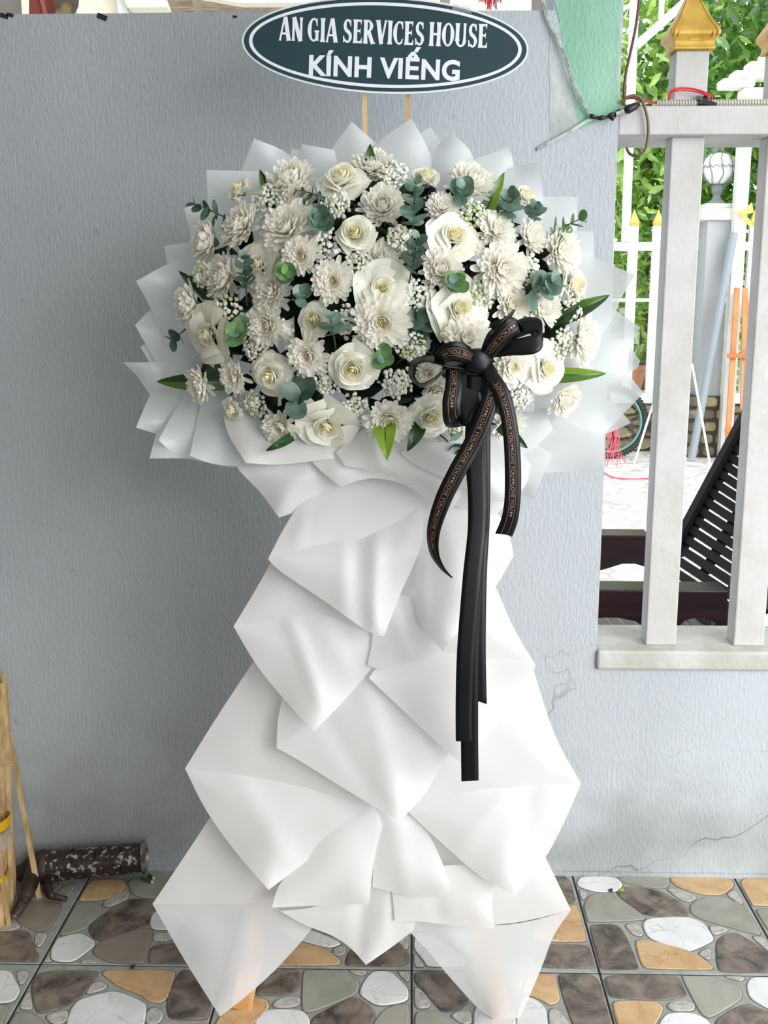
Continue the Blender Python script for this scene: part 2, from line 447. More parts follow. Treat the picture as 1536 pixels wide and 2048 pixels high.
ST = [
 (A,'n',[(150,330),(300,300),(600,320),(540,460),(450,580),(340,590),(230,530),(150,470)]),
 (A,'n',[(-160,330),(100,330),(110,480),(40,510),(-120,520)]),
 (A,'d',[(0,610),(230,580),(290,620),(330,760),(370,820),(330,900),(290,930),(-180,930),(-150,640)]),
 (A,'p',[(330,620),(450,605),(440,660),(380,750),(340,720)]),
 (A,'p',[(-80,570),(60,520),(150,515),(200,550),(120,585),(0,590)]),
 (A,'o',[(540,230),(640,150),(730,135),(700,200),(640,270),(560,260)]),
 (A,'n',[(200,130),(560,110),(600,150),(500,220),(300,250),(180,260)]),
 (A,'o',[(-100,80),(150,60),(160,270),(60,290),(-150,280)]),
 (A,'a',[(780,100),(1180,90),(1200,150),(1170,210),(1050,270),(960,290),(700,300),(700,250)]),
 (A,'p',[(990,320),(1100,230),(1180,210),(1240,230),(1220,290),(1100,340),(1020,360)]),
 (A,'o',[(660,340),(800,315),(930,325),(980,360),(960,430),(870,510),(800,580),(500,640),(560,510)]),
 (A,'d',[(990,440),(1060,380),(1200,290),(1440,285),(1520,330),(1470,400),(1430,530),(1300,580),(1000,690),(900,650),(860,580),(880,520)]),
 (A,'o',[(1220,95),(1480,70),(1760,60),(1800,200),(1640,270),(1370,270),(1270,230)]),
 (A,'w',[(450,690),(500,660),(720,615),(800,620),(910,690),(900,740),(680,940),(540,940),(490,860),(430,770)]),
 (A,'n',[(980,690),(1380,560),(1450,580),(1460,620),(1380,900),(1340,920),(1050,915),(900,810),(900,770),(960,710)]),
 (A,'p',[(360,910),(430,800),(470,860),(480,930),(345,935)]),
 (A,'p',[(740,935),(800,870),(880,870),(950,915),(960,935)]),
 (A,'w',[(1440,500),(1470,420),(1536,380),(1720,380),(1780,520),(1600,580),(1460,570)]),
 (A,'p',[(1465,640),(1530,610),(1640,610),(1650,680),(1480,690)]),
 (A,'d',[(1450,760),(1500,720),(1800,700),(2050,760),(2080,900),(1440,920),(1430,880)]),
 (A,'a',[(1840,100),(2300,90),(2280,330),(2050,420),(1880,330)]),
 (A,'o',[(1700,600),(1860,400),(2020,450),(2240,560),(2140,740),(1900,680)]),
 (A,'w',[(0,970),(100,975),(140,1060),(180,1130),(190,1170),(130,1270),(-100,1285),(-220,1180),(-160,980)]),
 (A,'p',[(150,975),(290,975),(220,1110),(180,1090)]),
 (A,'o',[(-160,1310),(90,1300),(40,1440),(-20,1540),(-200,1560)]),
 (A,'d',[(320,980),(920,975),(930,1010),(800,1200),(600,1330),(370,1380),(330,1290),(310,1170),(240,1110)]),
 (A,'p',[(830,1180),(880,1100),(950,1070),(1030,1110),(1000,1150),(850,1195)]),
 (F4,'a',[(600,790),(640,772),(1030,775),(1030,800),(990,930),(950,965),(880,955),(820,910),(700,870)]),
 (A,'w',[(690,1330),(760,1250),(1100,1155),(1390,1280),(1400,1330),(1380,1478),(1340,1640),(680,1640),(640,1478)]),
 (A,'p',[(160,1330),(220,1170),(290,1180),(310,1320),(290,1345)]),
 (A,'o',[(60,1478),(120,1380),(200,1365),(330,1390),(430,1478),(440,1640),(0,1640)]),
 (A,'p',[(440,1410),(520,1380),(650,1350),(640,1440),(600,1478),(500,1478)]),
 (A,'p',[(1410,1360),(1460,1325),(1536,1340),(1570,1400),(1520,1478),(1400,1478)]),
 (F4,'d',[(1060,790),(1090,770),(1180,800),(1285,930),(1250,1040),(1220,1060),(1010,1060),(985,1000),(1000,900)]),
 (Z0,'a',[(434,2040),(470,2006),(505,1995),(533,2000),(538,2018),(505,2048),(480,2070),(424,2080)]),
 (Z0,'d',[(452,1948),(480,1948),(500,1965),(490,1992),(456,1998),(440,1975)]),
 (B_,'w',[(300,60),(570,85),(830,190),(740,225),(650,215),(490,170),(350,120)]),
 (B_,'a',[(490,180),(700,240),(810,330),(800,370),(150,375),(160,330),(300,200)]),
 (B_,'p',[(760,230),(850,210),(850,270),(800,295),(750,270)]),
 (B_,'d',[(880,260),(1000,180),(1230,150),(1370,260),(1375,375),(880,375),(855,350)]),
 (B_,'p',[(1250,140),(1300,90),(1360,110),(1360,230),(1330,240)]),
 (B_,'o',[(900,170),(960,20),(1200,-60),(1340,-40),(1350,70),(1240,130),(1000,170)]),
 (B_,'n',[(520,40),(600,-160),(900,-200),(930,0),(860,170),(700,110)]),
 (B_,'o',[(150,-340),(500,-360),(540,-200),(420,30),(200,100),(60,60)]),
 (B_,'a',[(700,-360),(1280,-360),(1300,-240),(1150,-120),(960,-180)]),
 (B_,'d',[(150,540),(300,400),(460,405),(480,440),(470,570),(340,610),(160,610),(120,590)]),
 (B_,'p',[(265,690),(300,650),(400,620),(480,630),(480,690),(400,710),(300,710)]),
 (B_,'o',[(510,430),(540,405),(800,410),(950,490),(960,540),(930,610),(560,755),(500,720)]),
 (B_,'w',[(120,830),(200,740),(300,725),(500,735),(550,790),(560,841),(560,950),(90,950)]),
 (B_,'d',[(580,830),(620,770),(880,640),(940,635),(1050,700),(1090,770),(1060,841),(1040,950),(560,950)]),
 (B_,'p',[(870,405),(1030,405),(1000,455),(920,440)]),
 (B_,'w',[(970,580),(1010,490),(1080,405),(1210,405),(1280,480),(1370,560),(1370,660),(1120,700),(990,620)]),
 (B_,'p',[(1270,405),(1365,405),(1365,510),(1320,480)]),
 (B_,'o',[(1080,841),(1160,740),(1250,690),(1350,685),(1370,710),(1370,950),(1060,950)]),
 (C_,'w',[(15,170),(60,100),(240,160),(500,380),(140,380),(110,330),(15,240)]),
 (C_,'p',[(15,270),(60,300),(120,380),(20,380)]),
 (C_,'o',[(260,140),(500,0),(900,60),(1000,200),(900,380),(560,380)]),
 (C_,'n',[(60,60),(150,-250),(600,-300),(640,-80),(300,90)]),
 (C_,'d',[(700,-60),(720,-330),(1000,-340),(1060,-100),(1020,80)]),
 (E,'a',[(60,615),(200,460),(345,400),(380,400),(430,600),(425,620)]),
 (E,'d',[(220,210),(320,210),(370,370),(345,385),(250,380)]),
 (C_,'d',[(1000,385),(1070,200),(1420,205),(1450,230),(1500,370),(1490,390)]),
 (C_,'d',[(25,410),(280,410),(400,500),(470,650),(400,720),(260,745),(200,680),(120,580),(30,510)]),
 (C_,'p',[(25,560),(60,550),(120,600),(170,680),(140,715),(40,715)]),
 (C_,'o',[(40,760),(100,740),(220,745),(350,841),(450,950),(30,950)]),
 (C_,'p',[(330,780),(380,745),(480,730),(500,841),(420,841)]),
 (C_,'w',[(520,700),(640,720),(840,760),(850,810),(850,950),(520,950)]),
 (C_,'o',[(430,420),(900,420),(900,560),(840,700),(560,660)]),
 (C_,'a',[(900,590),(950,420),(1150,425),(1170,460),(1210,640),(1190,670),(1130,690),(1050,640)]),
 (C_,'w',[(865,740),(920,620),(1000,640),(1080,700),(1100,740),(1110,841),(1110,950),(865,950)]),
 (C_,'p',[(1120,740),(1160,715),(1210,740),(1290,841),(1290,900),(1130,900)]),
 (E,'d',[(262,830),(290,805),(500,810),(560,1000),(590,1117),(590,1200),(400,1200),(350,1117),(290,950)]),
 (E,'w',[(355,260),(400,225),(600,220),(655,270),(620,315),(500,320),(380,285)]),
 (E,'p',[(370,300),(430,320),(435,345),(390,370)]),
 (D,'o',[(220,45),(640,40),(680,80),(670,140),(620,165),(480,150),(290,110)]),
 (D,'d',[(220,200),(310,150),(480,160),(640,200),(790,290),(840,360),(820,400),(700,410),(480,390),(400,340)]),
 (D,'p',[(660,170),(720,160),(900,220),(910,250),(860,280),(780,260)]),
 (D,'a',[(690,50),(1190,45),(1240,140),(1140,220),(950,215),(760,150),(700,100)]),
 (D,'p',[(1170,215),(1250,170),(1330,290),(1290,295)]),
 (D,'o',[(870,300),(1000,240),(1160,240),(1330,310),(1470,550),(1440,560),(960,430),(870,370)]),
 (E,'o',[(410,400),(450,345),(490,330),(610,340),(790,470),(770,490),(450,500),(430,480)]),
 (D,'w',[(460,470),(500,425),(700,410),(860,415),(980,460),(1060,590),(1050,620),(880,700),(820,695),(550,610),(490,560)]),
 (D,'p',[(300,480),(380,460),(430,490),(460,550),(440,575),(370,560)]),
 (D,'p',[(1030,480),(1170,500),(1190,530),(1080,565),(1050,550)]),
 (D,'d',[(0,480),(200,475),(260,500),(320,600),(415,830),(400,855),(60,855),(40,800),(-20,560)]),
 (D,'a',[(390,620),(460,600),(900,710),(1060,840),(1040,865),(480,855),(440,800)]),
 (D,'p',[(930,720),(1020,675),(1040,700),(1040,770),(1010,775)]),
 (D,'d',[(1090,630),(1150,570),(1270,550),(1340,590),(1536,710),(1600,760),(1620,880),(1140,880),(1100,830)]),
 (D,'p',[(1390,580),(1470,575),(1536,640),(1600,730),(1536,705)]),
 (D,'a',[(1240,55),(1536,55),(1700,80),(1700,310),(1390,310),(1370,290)]),
 (D,'o',[(1430,360),(1450,340),(1750,340),(1800,560),(1580,580)]),
 (D,'d',[(120,900),(720,890),(760,940),(830,1080),(800,1095),(640,1130),(200,1105),(160,1060)]),
 (D,'o',[(790,920),(820,895),(1040,900),(1290,1010),(1310,1080),(1290,1130),(1040,1280),(970,1250),(920,1180)]),
 (D,'p',[(1140,905),(1330,905),(1320,960),(1270,955)]),
 (D,'w',[(1350,1000),(1380,910),(1600,905),(1650,1000),(1650,1230),(1536,1200),(1380,1110)]),
 (D,'a',[(200,1170),(220,1135),(560,1135),(630,1190),(600,1270),(560,1329),(560,1420),(260,1420)]),
 (D,'p',[(670,1180),(700,1145),(800,1130),(890,1150),(900,1200),(870,1220),(720,1220)]),
 (D,'w',[(600,1329),(660,1250),(760,1235),(900,1245),(1000,1290),(1080,1400),(600,1420)]),
 (D,'d',[(1090,1290),(1340,1150),(1500,1210),(1600,1260),(1600,1420),(1080,1420)]),
]
TS = 0.4
X0 = gnd(823, 1940).x
Y1 = gnd(823, 1940).y
b = MB(); b.box((0, -2.0, -0.03), (4.4, 4.0, 0.06)); b.v = [(x, min(y, 0.0), z - 0.002 if z > -0.03 else z) for x, y, z in b.v]
floor = b.build('floor', M['gap'], kind='structure')
def in_poly(x, y, P):
    c = False; n = len(P); j = n - 1
    for i in range(n):
        if (P[i][1] > y) != (P[j][1] > y) and x < (P[j][0] - P[i][0]) * (y - P[i][1]) / (P[j][1] - P[i][1]) + P[i][0]: c = not c
        j = i
    return c
def chaikin(P, n=2):
    for _ in range(n):
        Q = []
        for i in range(len(P)):
            a = P[i]; b2 = P[(i + 1) % len(P)]
            Q.append((a[0] * .8 + b2[0] * .2, a[1] * .8 + b2[1] * .2)); Q.append((a[0] * .2 + b2[0] * .8, a[1] * .2 + b2[1] * .8))
        P = Q
    return P
tiles = {}
def tile_at(c, r):
    if (c, r) in tiles: return tiles[(c, r)]
    x0 = X0 + c * TS; y1 = Y1 - (r - 1) * TS if r > 0 else 0.0; y0 = Y1 - r * TS
    b = MB(); b.box((x0 + TS / 2, (y0 + y1) / 2, -0.008), (TS - 0.004, (y1 - y0) - 0.004, 0.016))
    t = b.build('tile', M['grout'], floor, bevel=0.002)
    tiles[(c, r)] = (t, x0 + .004, x0 + TS - .004, y0 + .004, y1 - .004)
    return tiles[(c, r)]
for c in range(-5, 5):
    for r in (0, 1, 2, 3): tile_at(c, r)
used = {}
def stone(kind, P, T, cell):
    t, xa, xb, ya, yb = T
    gx = sum(p[0] for p in P) / len(P); gy = sum(p[1] for p in P) / len(P)
    rr0 = sum(math.hypot(p[0] - gx, p[1] - gy) for p in P) / len(P); k0 = 1 + .0042 / rr0
    P = [(gx + (x - gx) * k0, gy + (y - gy) * k0) for x, y in P]
    P = [(min(max(x, xa), xb), min(max(y, ya), yb)) for x, y in P]
    P = chaikin(P, 2)
    Q = [P[0]]
    for p in P[1:]:
        if (p[0] - Q[-1][0]) ** 2 + (p[1] - Q[-1][1]) ** 2 > 9e-6: Q.append(p)
    P = Q
    if len(P) < 3: return
    cx = sum(p[0] for p in P) / len(P); cy = sum(p[1] for p in P) / len(P)
    b = MB(); n = len(P); h = 0.0026
    rad = sum(math.hypot(p[0] - cx, p[1] - cy) for p in P) / n
    k1 = 1 - 0.0022 / rad; k2 = 1 - 0.0052 / rad
    ring = lambda k, z: [(cx + (x - cx) * k, cy + (y - cy) * k, z) for x, y in P]
    v = ring(1, 0.0002) + ring(k1, h * .45) + ring(k2, h)
    b.add(v, [(i, (i + 1) % n, n + (i + 1) % n, n + i) for i in range(n)], 1)
    b.add(ring(k1, h * .45) + ring(k2, h), [(i, (i + 1) % n, n + (i + 1) % n, n + i) for i in range(n)], 0)
    b.add(ring(k2, h), [tuple(range(n))], 0)
    o = b.build('stone', [SM[kind], M['rim']], t)
    used.setdefault(cell, []).append(P)
for (o_, k, P) in ST:
    W = [gnd(o_[0] + x / o_[2], o_[1] + y / o_[2]) for x, y in P]
    W = [(p.x, p.y) for p in W]
    cx = sum(p[0] for p in W) / len(W); cy = sum(p[1] for p in W) / len(W)
    c = math.floor((cx - X0) / TS); r = 0 if cy > Y1 else 1 + math.floor((Y1 - cy) / TS)
    # make counter-clockwise
    ar = sum(W[i][0] * W[(i + 1) % len(W)][1] - W[(i + 1) % len(W)][0] * W[i][1] for i in range(len(W)))
    if ar < 0: W.reverse()
    stone(k, W, tile_at(c, r), (c, r))
# tiles outside the frame carry the same printed stones, taken from the tile right of the stand
pat = []
for (o_, k, P) in ST:
    W = [gnd(o_[0] + x / o_[2], o_[1] + y / o_[2]) for x, y in P]
    cx = sum(p.x for p in W) / len(W); cy = sum(p.y for p in W) / len(W)
    if math.floor((cx - X0) / TS) == 1 and cy > Y1: pat.append((k, [(p.x - X0 - TS, p.y - Y1) for p in W]))
for (c, r), T in list(tiles.items()):
    if (c, r) in used and r < 2 and -3 < c < 2: continue
    if (c, r) in used: continue
    for k, P in pat:
        W = [(T[1] + x - .004, T[3] + y - .004) for x, y in P]
        ar = sum(W[i][0] * W[(i + 1) % len(W)][1] - W[(i + 1) % len(W)][0] * W[i][1] for i in range(len(W)))
        if ar < 0: W.reverse()
        stone(k, W, T, (c, r))
# ================================================================== FENCE (post by post)
def post_poly(pxc, Y):
    return at(pxc, 700, Y).x
BARW = 0.072
def fence_post(px_c, label, finial_label=None):
    x = at(px_c[0], px_c[1], 0.03).x
    t = thing('fence_post', label, 'fence post', (x, 0.062, z_sill), group='white posts of the fence')
    b = MB(); b.box((0, 0, (z_rb - z_sill) / 2), (BARW, 0.06, z_rb - z_sill)); b.build('lower_post', M['white_paint'], t, bevel=0.003)
    zf0 = at(1385, 100, 0.03).z - z_sill
    z1 = z_rt - z_sill
    b = MB(); b.box((0.0, 0, (z1 + zf0) / 2), (BARW, 0.06, zf0 - z1)); b.build('upper_post', M['white_paint'], t, bevel=0.003)
    # gilt finial: flared collar then a concave spire
    s = 1.0 / pxm((x, 0.03, z_sill + zf0))
    prof = [(-41, 0), (-42, 4), (-40, 7), (-40, 15), (-44, 21), (-49, 27), (-50, 33), (-47, 41), (-42, 48), (-34, 60), (-24, 80), (-16, 98), (-10, 114), (-5, 132), (-2, 148)]
    fb = MB(); rings = []
    for k, (px_, h) in enumerate(prof):
        wx = -px_ * s; z = zf0 + h * s
        c = 0.75
        rings.append([(0.0 + sx * wx, sy * wx * .92, z) for sx, sy in ((-1, -1), (0, -1.0), (1, -1), (1, 1), (-1, 1))])
    n = 5; vs = [v for r_ in rings for v in r_]; fs = []
    for i in range(len(rings) - 1):
        for k in range(n): fs.append((i * n + k, i * n + (k + 1) % n, (i + 1) * n + (k + 1) % n, (i + 1) * n + k))
    fs.append(tuple(range((len(rings) - 1) * n, len(rings) * n))); fs.append(tuple(reversed(range(n))))
    fb.add(vs, fs)
    f = fb.build('finial', M['gold'], t, bevel=0.004)
    # raised arched fillets and a small bar on the front face
    b2 = MB()
    for side in (-1, 1):
        for off, rr in ((0.86, .0022), (0.68, .0015)):
            path = []
            for px_, h in prof[5:]:
                wx = -px_ * s; path.append((0.0 + side * wx * off, -wx * .92 - 0.001, zf0 + h * s - (1 - off) * 20 * s))
            b2.tube(path, rr, 6)
    b2.build('fillet', M['gold'], f)
    b3 = MB(); b3.box((0.0, -40 * s * .92, zf0 + 19 * s), (22 * s, 0.005, 5 * s)); b3.build('raised_bar', M['gold'], f, bevel=0.001)
    return t
fence_post((1354, 700), 'white fence post with gilt pointed finial nearest the grey wall')
fence_post((1540, 700), 'white fence post at the photo\'s right edge')
fence_post((1540 + 186, 700), 'white fence post beyond the frame, right of the edge post')
fence_post((1540 + 372, 700), 'white fence post beyond the frame, furthest along')

# ---- conduit, tape, ties and cables
zc = z_rt
def P3(x, y, Y): return at(x, y, Y)
b = MB()
xa = P3(1313, 200, .03).x; xb = xa + 1.2; yc = 0.03; zz = z_rt + 0.0095
n = 190
prev = []
b2 = MB(); pts = []; rad = []
k = 0; x = xa
while x < xb:
    pts += [(x, yc, zz), (x + 0.0028, yc, zz), (x + 0.0036, yc, zz), (x + .0054, yc, zz)]; rad += [0.0084, 0.0084, 0.0060, 0.0060]
    x += 0.0062
b2.tube(pts, rad, 10)
b2.build('corrugated_conduit', M['conduit'], label='pale corrugated cable conduit lying along the fence rail', cat='conduit')
b = MB()
xt = P3(1404, 200, .03).x
b.lathe([(0.0095, -.011), (0.0098, 0), (0.0094, .012)], 14, M=Matrix.Translation((xt, yc, zz)) @ Matrix.Rotation(R(90), 4, 'Y'))
b.bar((xt, yc - .009, zz + .004), (xt + 0.028, yc - .012, zz - .006), .010, .0012)
b.bar((xt, yc - .008, zz + .006), (xt + 0.012, yc - .010, zz + .022), .008, .0012)
b.bar((xt, yc - .008, zz + .006), (xt - 0.015, yc - .010, zz + .012), .006, .0012)
b.build('black_tape', M['black'], label='black tape wound round the corrugated conduit', cat='tape')
b = MB()
pth = [P3(1338, 200, .0), P3(1340, 186, -.0), P3(1350, 178, .0), P3(1370, 176, .01), P3(1395, 180, .01), P3(1412, 186, .01), P3(1424, 194, .02), P3(1420, 199, .03)]
b.tube(catmull(pth, 6), .0022, 6)
pth = [P3(1340, 196, .0), P3(1345, 184, -.0), P3(1358, 181, .0), P3(1375, 181, .01), P3(1398, 185, .01), P3(1412, 190, .01), P3(1418, 197, .02)]
b.tube(catmull(pth, 6), .0018, 6)
b.build('red_tie', M['red'], smooth=True, label='red plastic tie looped round the fence post', cat='cable tie')
b = MB()
b.tube(catmull([P3(1245, 199, .01), P3(1265, 196, -.004), P3(1280, 200, 0), P3(1312, 205, .02)], 6), .0022, 6)
b.build('red_wire', M['red'], smooth=True, label='short red wire running into the end of the conduit', cat='wire')
b = MB()
b.tube(catmull([P3(1241, 205, -.005), P3(1252, 196, -.01), P3(1268, 191, -.012), P3(1282, 198, -.012), P3(1291, 220, -.012), P3(1296, 245, -.012), P3(1296, 275, -.010), P3(1290, 300, -.006), P3(1275, 312, .0), P3(1260, 308, .02), P3(1253, 296, .03)], 8), .0032, 8)
b.build('brown_cable', M['cable_brown'], smooth=True, label='brown cable hanging in a loop over the fence rail', cat='cable')
b = MB()
b.tube(catmull([P3(1279, -40, .02), P3(1278, 0, .02), P3(1272, 50, .02), P3(1262, 100, .01), P3(1252, 145, 0), P3(1248, 180, 0), P3(1247, 205, 0)], 8), [.003] * 49, 6)
b.build('maroon_cable', M['cable_maroon'], smooth=True, label='maroon cable hanging down beside the green pillar', cat='cable')
b = MB()
for o_ in (0, 3.5):
    b.tube(catmull([P3(1082 + o_, -30, -.006), P3(1084 + o_, 5, -.006), P3(1095 + o_, 40, -.008), P3(1112 + o_, 75, -.010), P3(1128 + o_, 110, -.012), P3(1140 + o_, 150, -.014), P3(1155 + o_, 185, -.014), P3(1170 + o_, 215, -.012), P3(1184 + o_, 232, -.01)], 8), .0021, 6)
b.build('white_wire', M['cable_white'], smooth=True, label='pair of white wires running down the green pillar', cat='wire')
b = MB()
for o_ in (0, 3.2):
    b.tube(catmull([P3(1186, 234 + o_, -.008), P3(1170, 242 + o_, -.008), P3(1150, 255 + o_, -.008), P3(1125, 270 + o_, -.008), P3(1100, 283 + o_, -.006), P3(1073, 297 + o_, -.002)], 8), .0022, 6)
b.build('white_wire', M['cable_white'], smooth=True, label='white wires running down left from the joint over the grey wall', cat='wire')
b = MB()
b.tube(catmull([P3(1180, 231, -.014), P3(1195, 236, -.016), P3(1212, 234, -.016), P3(1228, 228, -.016), P3(1240, 222, -.012)], 6), [.0042 + .0012 * math.sin(i * .9) for i in range(25)], 8)
b.tube(catmull([P3(1248, 222, -.014), P3(1262, 216, -.016), P3(1278, 209, -.01)], 6), [.004, .006, .008, .009, .0095, .009, .009, .0085, .008, .008, .006, .005, .004], 8)
b.bar(P3(1222, 240, -.02), P3(1230, 228, -.018), .010, .001)
b.build('taped_joint', M['black'], smooth=True, label='black taped wire joint at the corner of pillar and rail', cat='wire joint')
tw = thing('bare_wires', 'thin pale wires leaving the taped joint for the conduit', 'wire', P3(1270, 212, 0)); tw_ = P3(1270, 212, 0)
for o_ in (0, 4, 8):
    b = MB(); b.tube(catmull([P3(1270, 212 - o_ * .3, 0), P3(1290, 207 - o_ * .2, .01), P3(1314, 203 + o_ * .4, .028)], 5), .0016, 6); b.v = [tuple(Vector(v) - tw_) for v in b.v]; b.build('wire_strand', M['cable_white'], tw, smooth=True)
b = MB(); b.bar(P3(1232, 228, -.018) - tw_, P3(1248, 222, -.018) - tw_, .007, .006); b.build('wire_sleeve', M['cable_white'], tw)

# ================================================================== BACKGROUND GARDEN AND YARD
def prop_pole(name, label, cat, a, b_, w_, m, group=None, rnd=True):
    b = MB(); a = Vector(a); b_ = Vector(b_)
    if rnd: b.tube([a, b_], w_ / 2, 12)
    else: b.bar(a, b_, w_, w_)
    return b.build(name, m, label=label, cat=cat, group=group)
Yf = 7.6
# canopy frame
prop_pole('canopy_pole', 'white upright pole behind the fence, nearest the green pillar', 'pole', at(1251, 484, 7.6), at(1270, -30, 7.6), .082, M['white_out'])
prop_pole('canopy_brace', 'white diagonal brace above the fence rail', 'pole', at(1272, 92, 7.6), at(1400, -22, 7.6), .078, M['white_out'])
prop_pole('canopy_pole', 'thin white pole above the diagonal brace', 'pole', at(1321, 60, 7.7), at(1325, -30, 7.7), .05, M['white_out'])
pp = at(1482, 380, Yf - .4)
prop_pole('square_post', 'tall white square post behind the globe lamp', 'post', (pp.x, Yf - .4, 0), (pp.x, Yf - .4, 3.1), .105, M['white_out'], rnd=False)
# stepped garden beams
for k, (x0, x1, y0, y1) in enumerate(((1438, 1505, 160, 178), (1462, 1560, 144, 161), (1492, 1580, 126, 144), (1520, 1600, 108, 127), (1480, 1560, 178, 197))):
    p = at(x0, y1, 5.4); q = at(x1, y0, 5.4)
    b = MB(); b.box(((p.x + q.x) / 2, 5.4, (p.z + q.z) / 2), (q.x - p.x, .16, q.z - p.z))
    b.build('garden_beam', mat('mossy_white' + str(k), srgb(240, 240, 234), .7, col2=srgb(196, 208, 150), nscale=9, lo=.58, hi=.72), bevel=.015,
            label=('mossy white stepped beam, longest of the pile behind the fence', 'mossy white stepped beam, second of the flight', 'mossy white stepped beam, third of the flight', 'mossy white stepped beam, topmost of the flight', 'short mossy white beam under the longest one')[k], cat='beam', group='stepped white garden beams')
# far fence with gilt finials, rails and white uprights
pL = at(1225, 486, Yf); pR = at(1425, 500, Yf)
tf = thing('garden_fence', 'white garden fence with small gilt finials behind the yard', 'fence', ((pL.x + pR.x) / 2, Yf, 0))
ox = -(pL.x + pR.x) / 2
def rel(x): return x + ox
b = MB(); b.box((0.15, 0, (pL.z + pR.z) / 2), (pR.x - pL.x + 3.2, .06, .075)); b.build('top_rail', M['white_out'], tf)
zb = at(1400, 786, Yf).z; z2 = at(1400, 600, Yf).z
b = MB(); b.box((0.15, 0, z2), (pR.x - pL.x + 3.2, .03, .03)); b.build('wire_rail', M['white_out'], tf)
for k in range(-5, 9):
    xx = at(1266 + k * 48.0, 486, Yf).x
    if 1405 < 1266 + k * 48.0 < 1475: continue
    zt = at(1266, 452, Yf).z
    b = MB(); b.box((rel(xx), 0, (zb + zt) / 2), (.085, .05, zt - zb)); b.build('upright', M['white_out'], tf)
    b = MB(); s_ = .055
    b.lathe([(.0, .15), (.02, .11), (.055, .045), (.062, .03), (.05, 0), (0, 0)], 4, M=Matrix.Translation((rel(xx), 0, zt)) @ Matrix.Rotation(R(45), 4, 'Z'))
    b.build('small_finial', mat('gilt_far', srgb(224, 186, 92), .5) if 'gilt_far' not in bpy.data.materials else bpy.data.materials['gilt_far'], tf)
# pillar with globe lamp
p0 = at(1417, 440, Yf - .35); p1 = at(1463, 440, Yf - .35)
cx = (p0.x + p1.x) / 2; zc_ = p0.z; zt = at(1440, 408, Yf - .35).z
t = thing('yard_pillar', 'grey square yard pillar with a white cap', 'pillar', (cx, Yf - .2, 0)); pil_t = t
zpb = at(1440, 792, Yf - .35).z
b = MB(); b.box((0, 0, (zc_ + zpb) / 2), (p1.x - p0.x, .26, zc_ - zpb)); b.build('shaft', mat('grey_pillar', srgb(176, 180, 182), .7), t)
b = MB(); b.box((0, 0, zc_ + .05), (.34, .34, .10)); b.build('cap', M['white_out'], t, bevel=.01)
b = MB(); b.box((0, 0, zt - .012), (.26, .26, .04)); b.build('cap_step', M['white_out'], t, bevel=.008)
zl = zt + .005
t = thing('globe_lamp', 'round white caged globe lamp on the yard pillar', 'lamp', (cx, Yf - .2, zl))
b = MB(); b.lathe([(0, 0), (.085, 0), (.08, .02), (.04, .05), (.03, .09), (.045, .10), (.05, .17), (.0, .175)], 20); b.build('lamp_foot', mat('lamp_grey', srgb(130, 134, 134), .5), t, smooth=True)
b = MB(); b.lathe([(0.01, .17), (.07, .19), (.12, .25), (.135, .32), (.12, .39), (.08, .43), (.0, .45)], 24); b.build('globe', mat('milk_glass', srgb(244, 244, 244), .3), t, smooth=True)
b = MB()
for k in range(8):
    a = k * math.pi / 4; pth = []
    for (r_, z_) in ((.052, .17), (.085, .19), (.127, .25), (.141, .32), (.126, .39), (.085, .435), (.01, .46)):
        pth.append((r_ * math.cos(a + .12 * math.sin(z_ * 30)), r_ * math.sin(a + .12 * math.sin(z_ * 30)), z_))
    b.tube(catmull(pth, 3), .0045, 5)
for z_, r_ in ((.32, .142),):
    pth = [(r_ * math.cos(i * math.pi / 16), r_ * math.sin(i * math.pi / 16), z_ + .012 * math.cos(i * math.pi / 2 * .5 * 4)) for i in range(33)]
    b.tube(pth, .004, 5)
b.lathe([(0, .45), (.02, .46), (.012, .48), (.022, .50), (.0, .54)], 10)
b.build('cage', mat('cage', srgb(120, 124, 126), .5), t, smooth=True)
# leaning grey pipe, thin tripod legs
prop_pole('plastic_pipe', 'long blue-grey plastic pipe leaning against the yard pillar', 'pipe', gnd(1383, 922) + Vector((0, 0, .02)), at(1468, 466, Yf - .45), .072, mat('pvc', srgb(150, 160, 168), .45))
Yt = gnd(1422, 940).y
prop_pole('thin_rod', 'thin pale rod leaning right of the plastic pipe', 'rod', gnd(1422, 940), at(1384, 728, Yt + .3), .02, M['white_out'])
Yt = gnd(1268, 928).y
prop_pole('thin_rod', 'thin pale rod leaning between the bicycle wheel and the fence post', 'rod', gnd(1268, 928), at(1318, 770, Yt + .3), .02, M['white_out'])
# stone base wall under the far fence
t = thing('stone_wall', 'low rubble stone wall under the garden fence', 'stone wall', (at(1350, 850, Yf).x, Yf + .1, 0))
zs = at(1400, 806, Yf).z
b = MB(); b.box((.2, .06, zs / 2), (5.0, .2, zs)); b.build('mortar', mat('mortar', srgb(74, 72, 60), .9), t)
b = MB(); b.box((.2, .04, zs + .045), (5.0, .34, .10)); b.build('coping', M['white_out'], t, bevel=.01)
stm = [mat('rubble_a', srgb(140, 136, 104), .8, col2=srgb(170, 162, 124), nscale=12), mat('rubble_b', srgb(120, 112, 92), .8, col2=srgb(156, 148, 124), nscale=12), mat('rubble_c', srgb(104, 98, 84), .8, col2=srgb(130, 120, 100), nscale=12)]
rnd = random.Random(3)
nx, nz = 22, 4; W_ = 4.6
gx = [[(-W_ / 2 + .2 + (i + (.5 if j % 2 else 0)) * W_ / nx + rnd.uniform(-.04, .04), j * zs / nz + (rnd.uniform(-.025, .025) if 0 < j < nz else 0)) for i in range(nx + 1)] for j in range(nz + 1)]
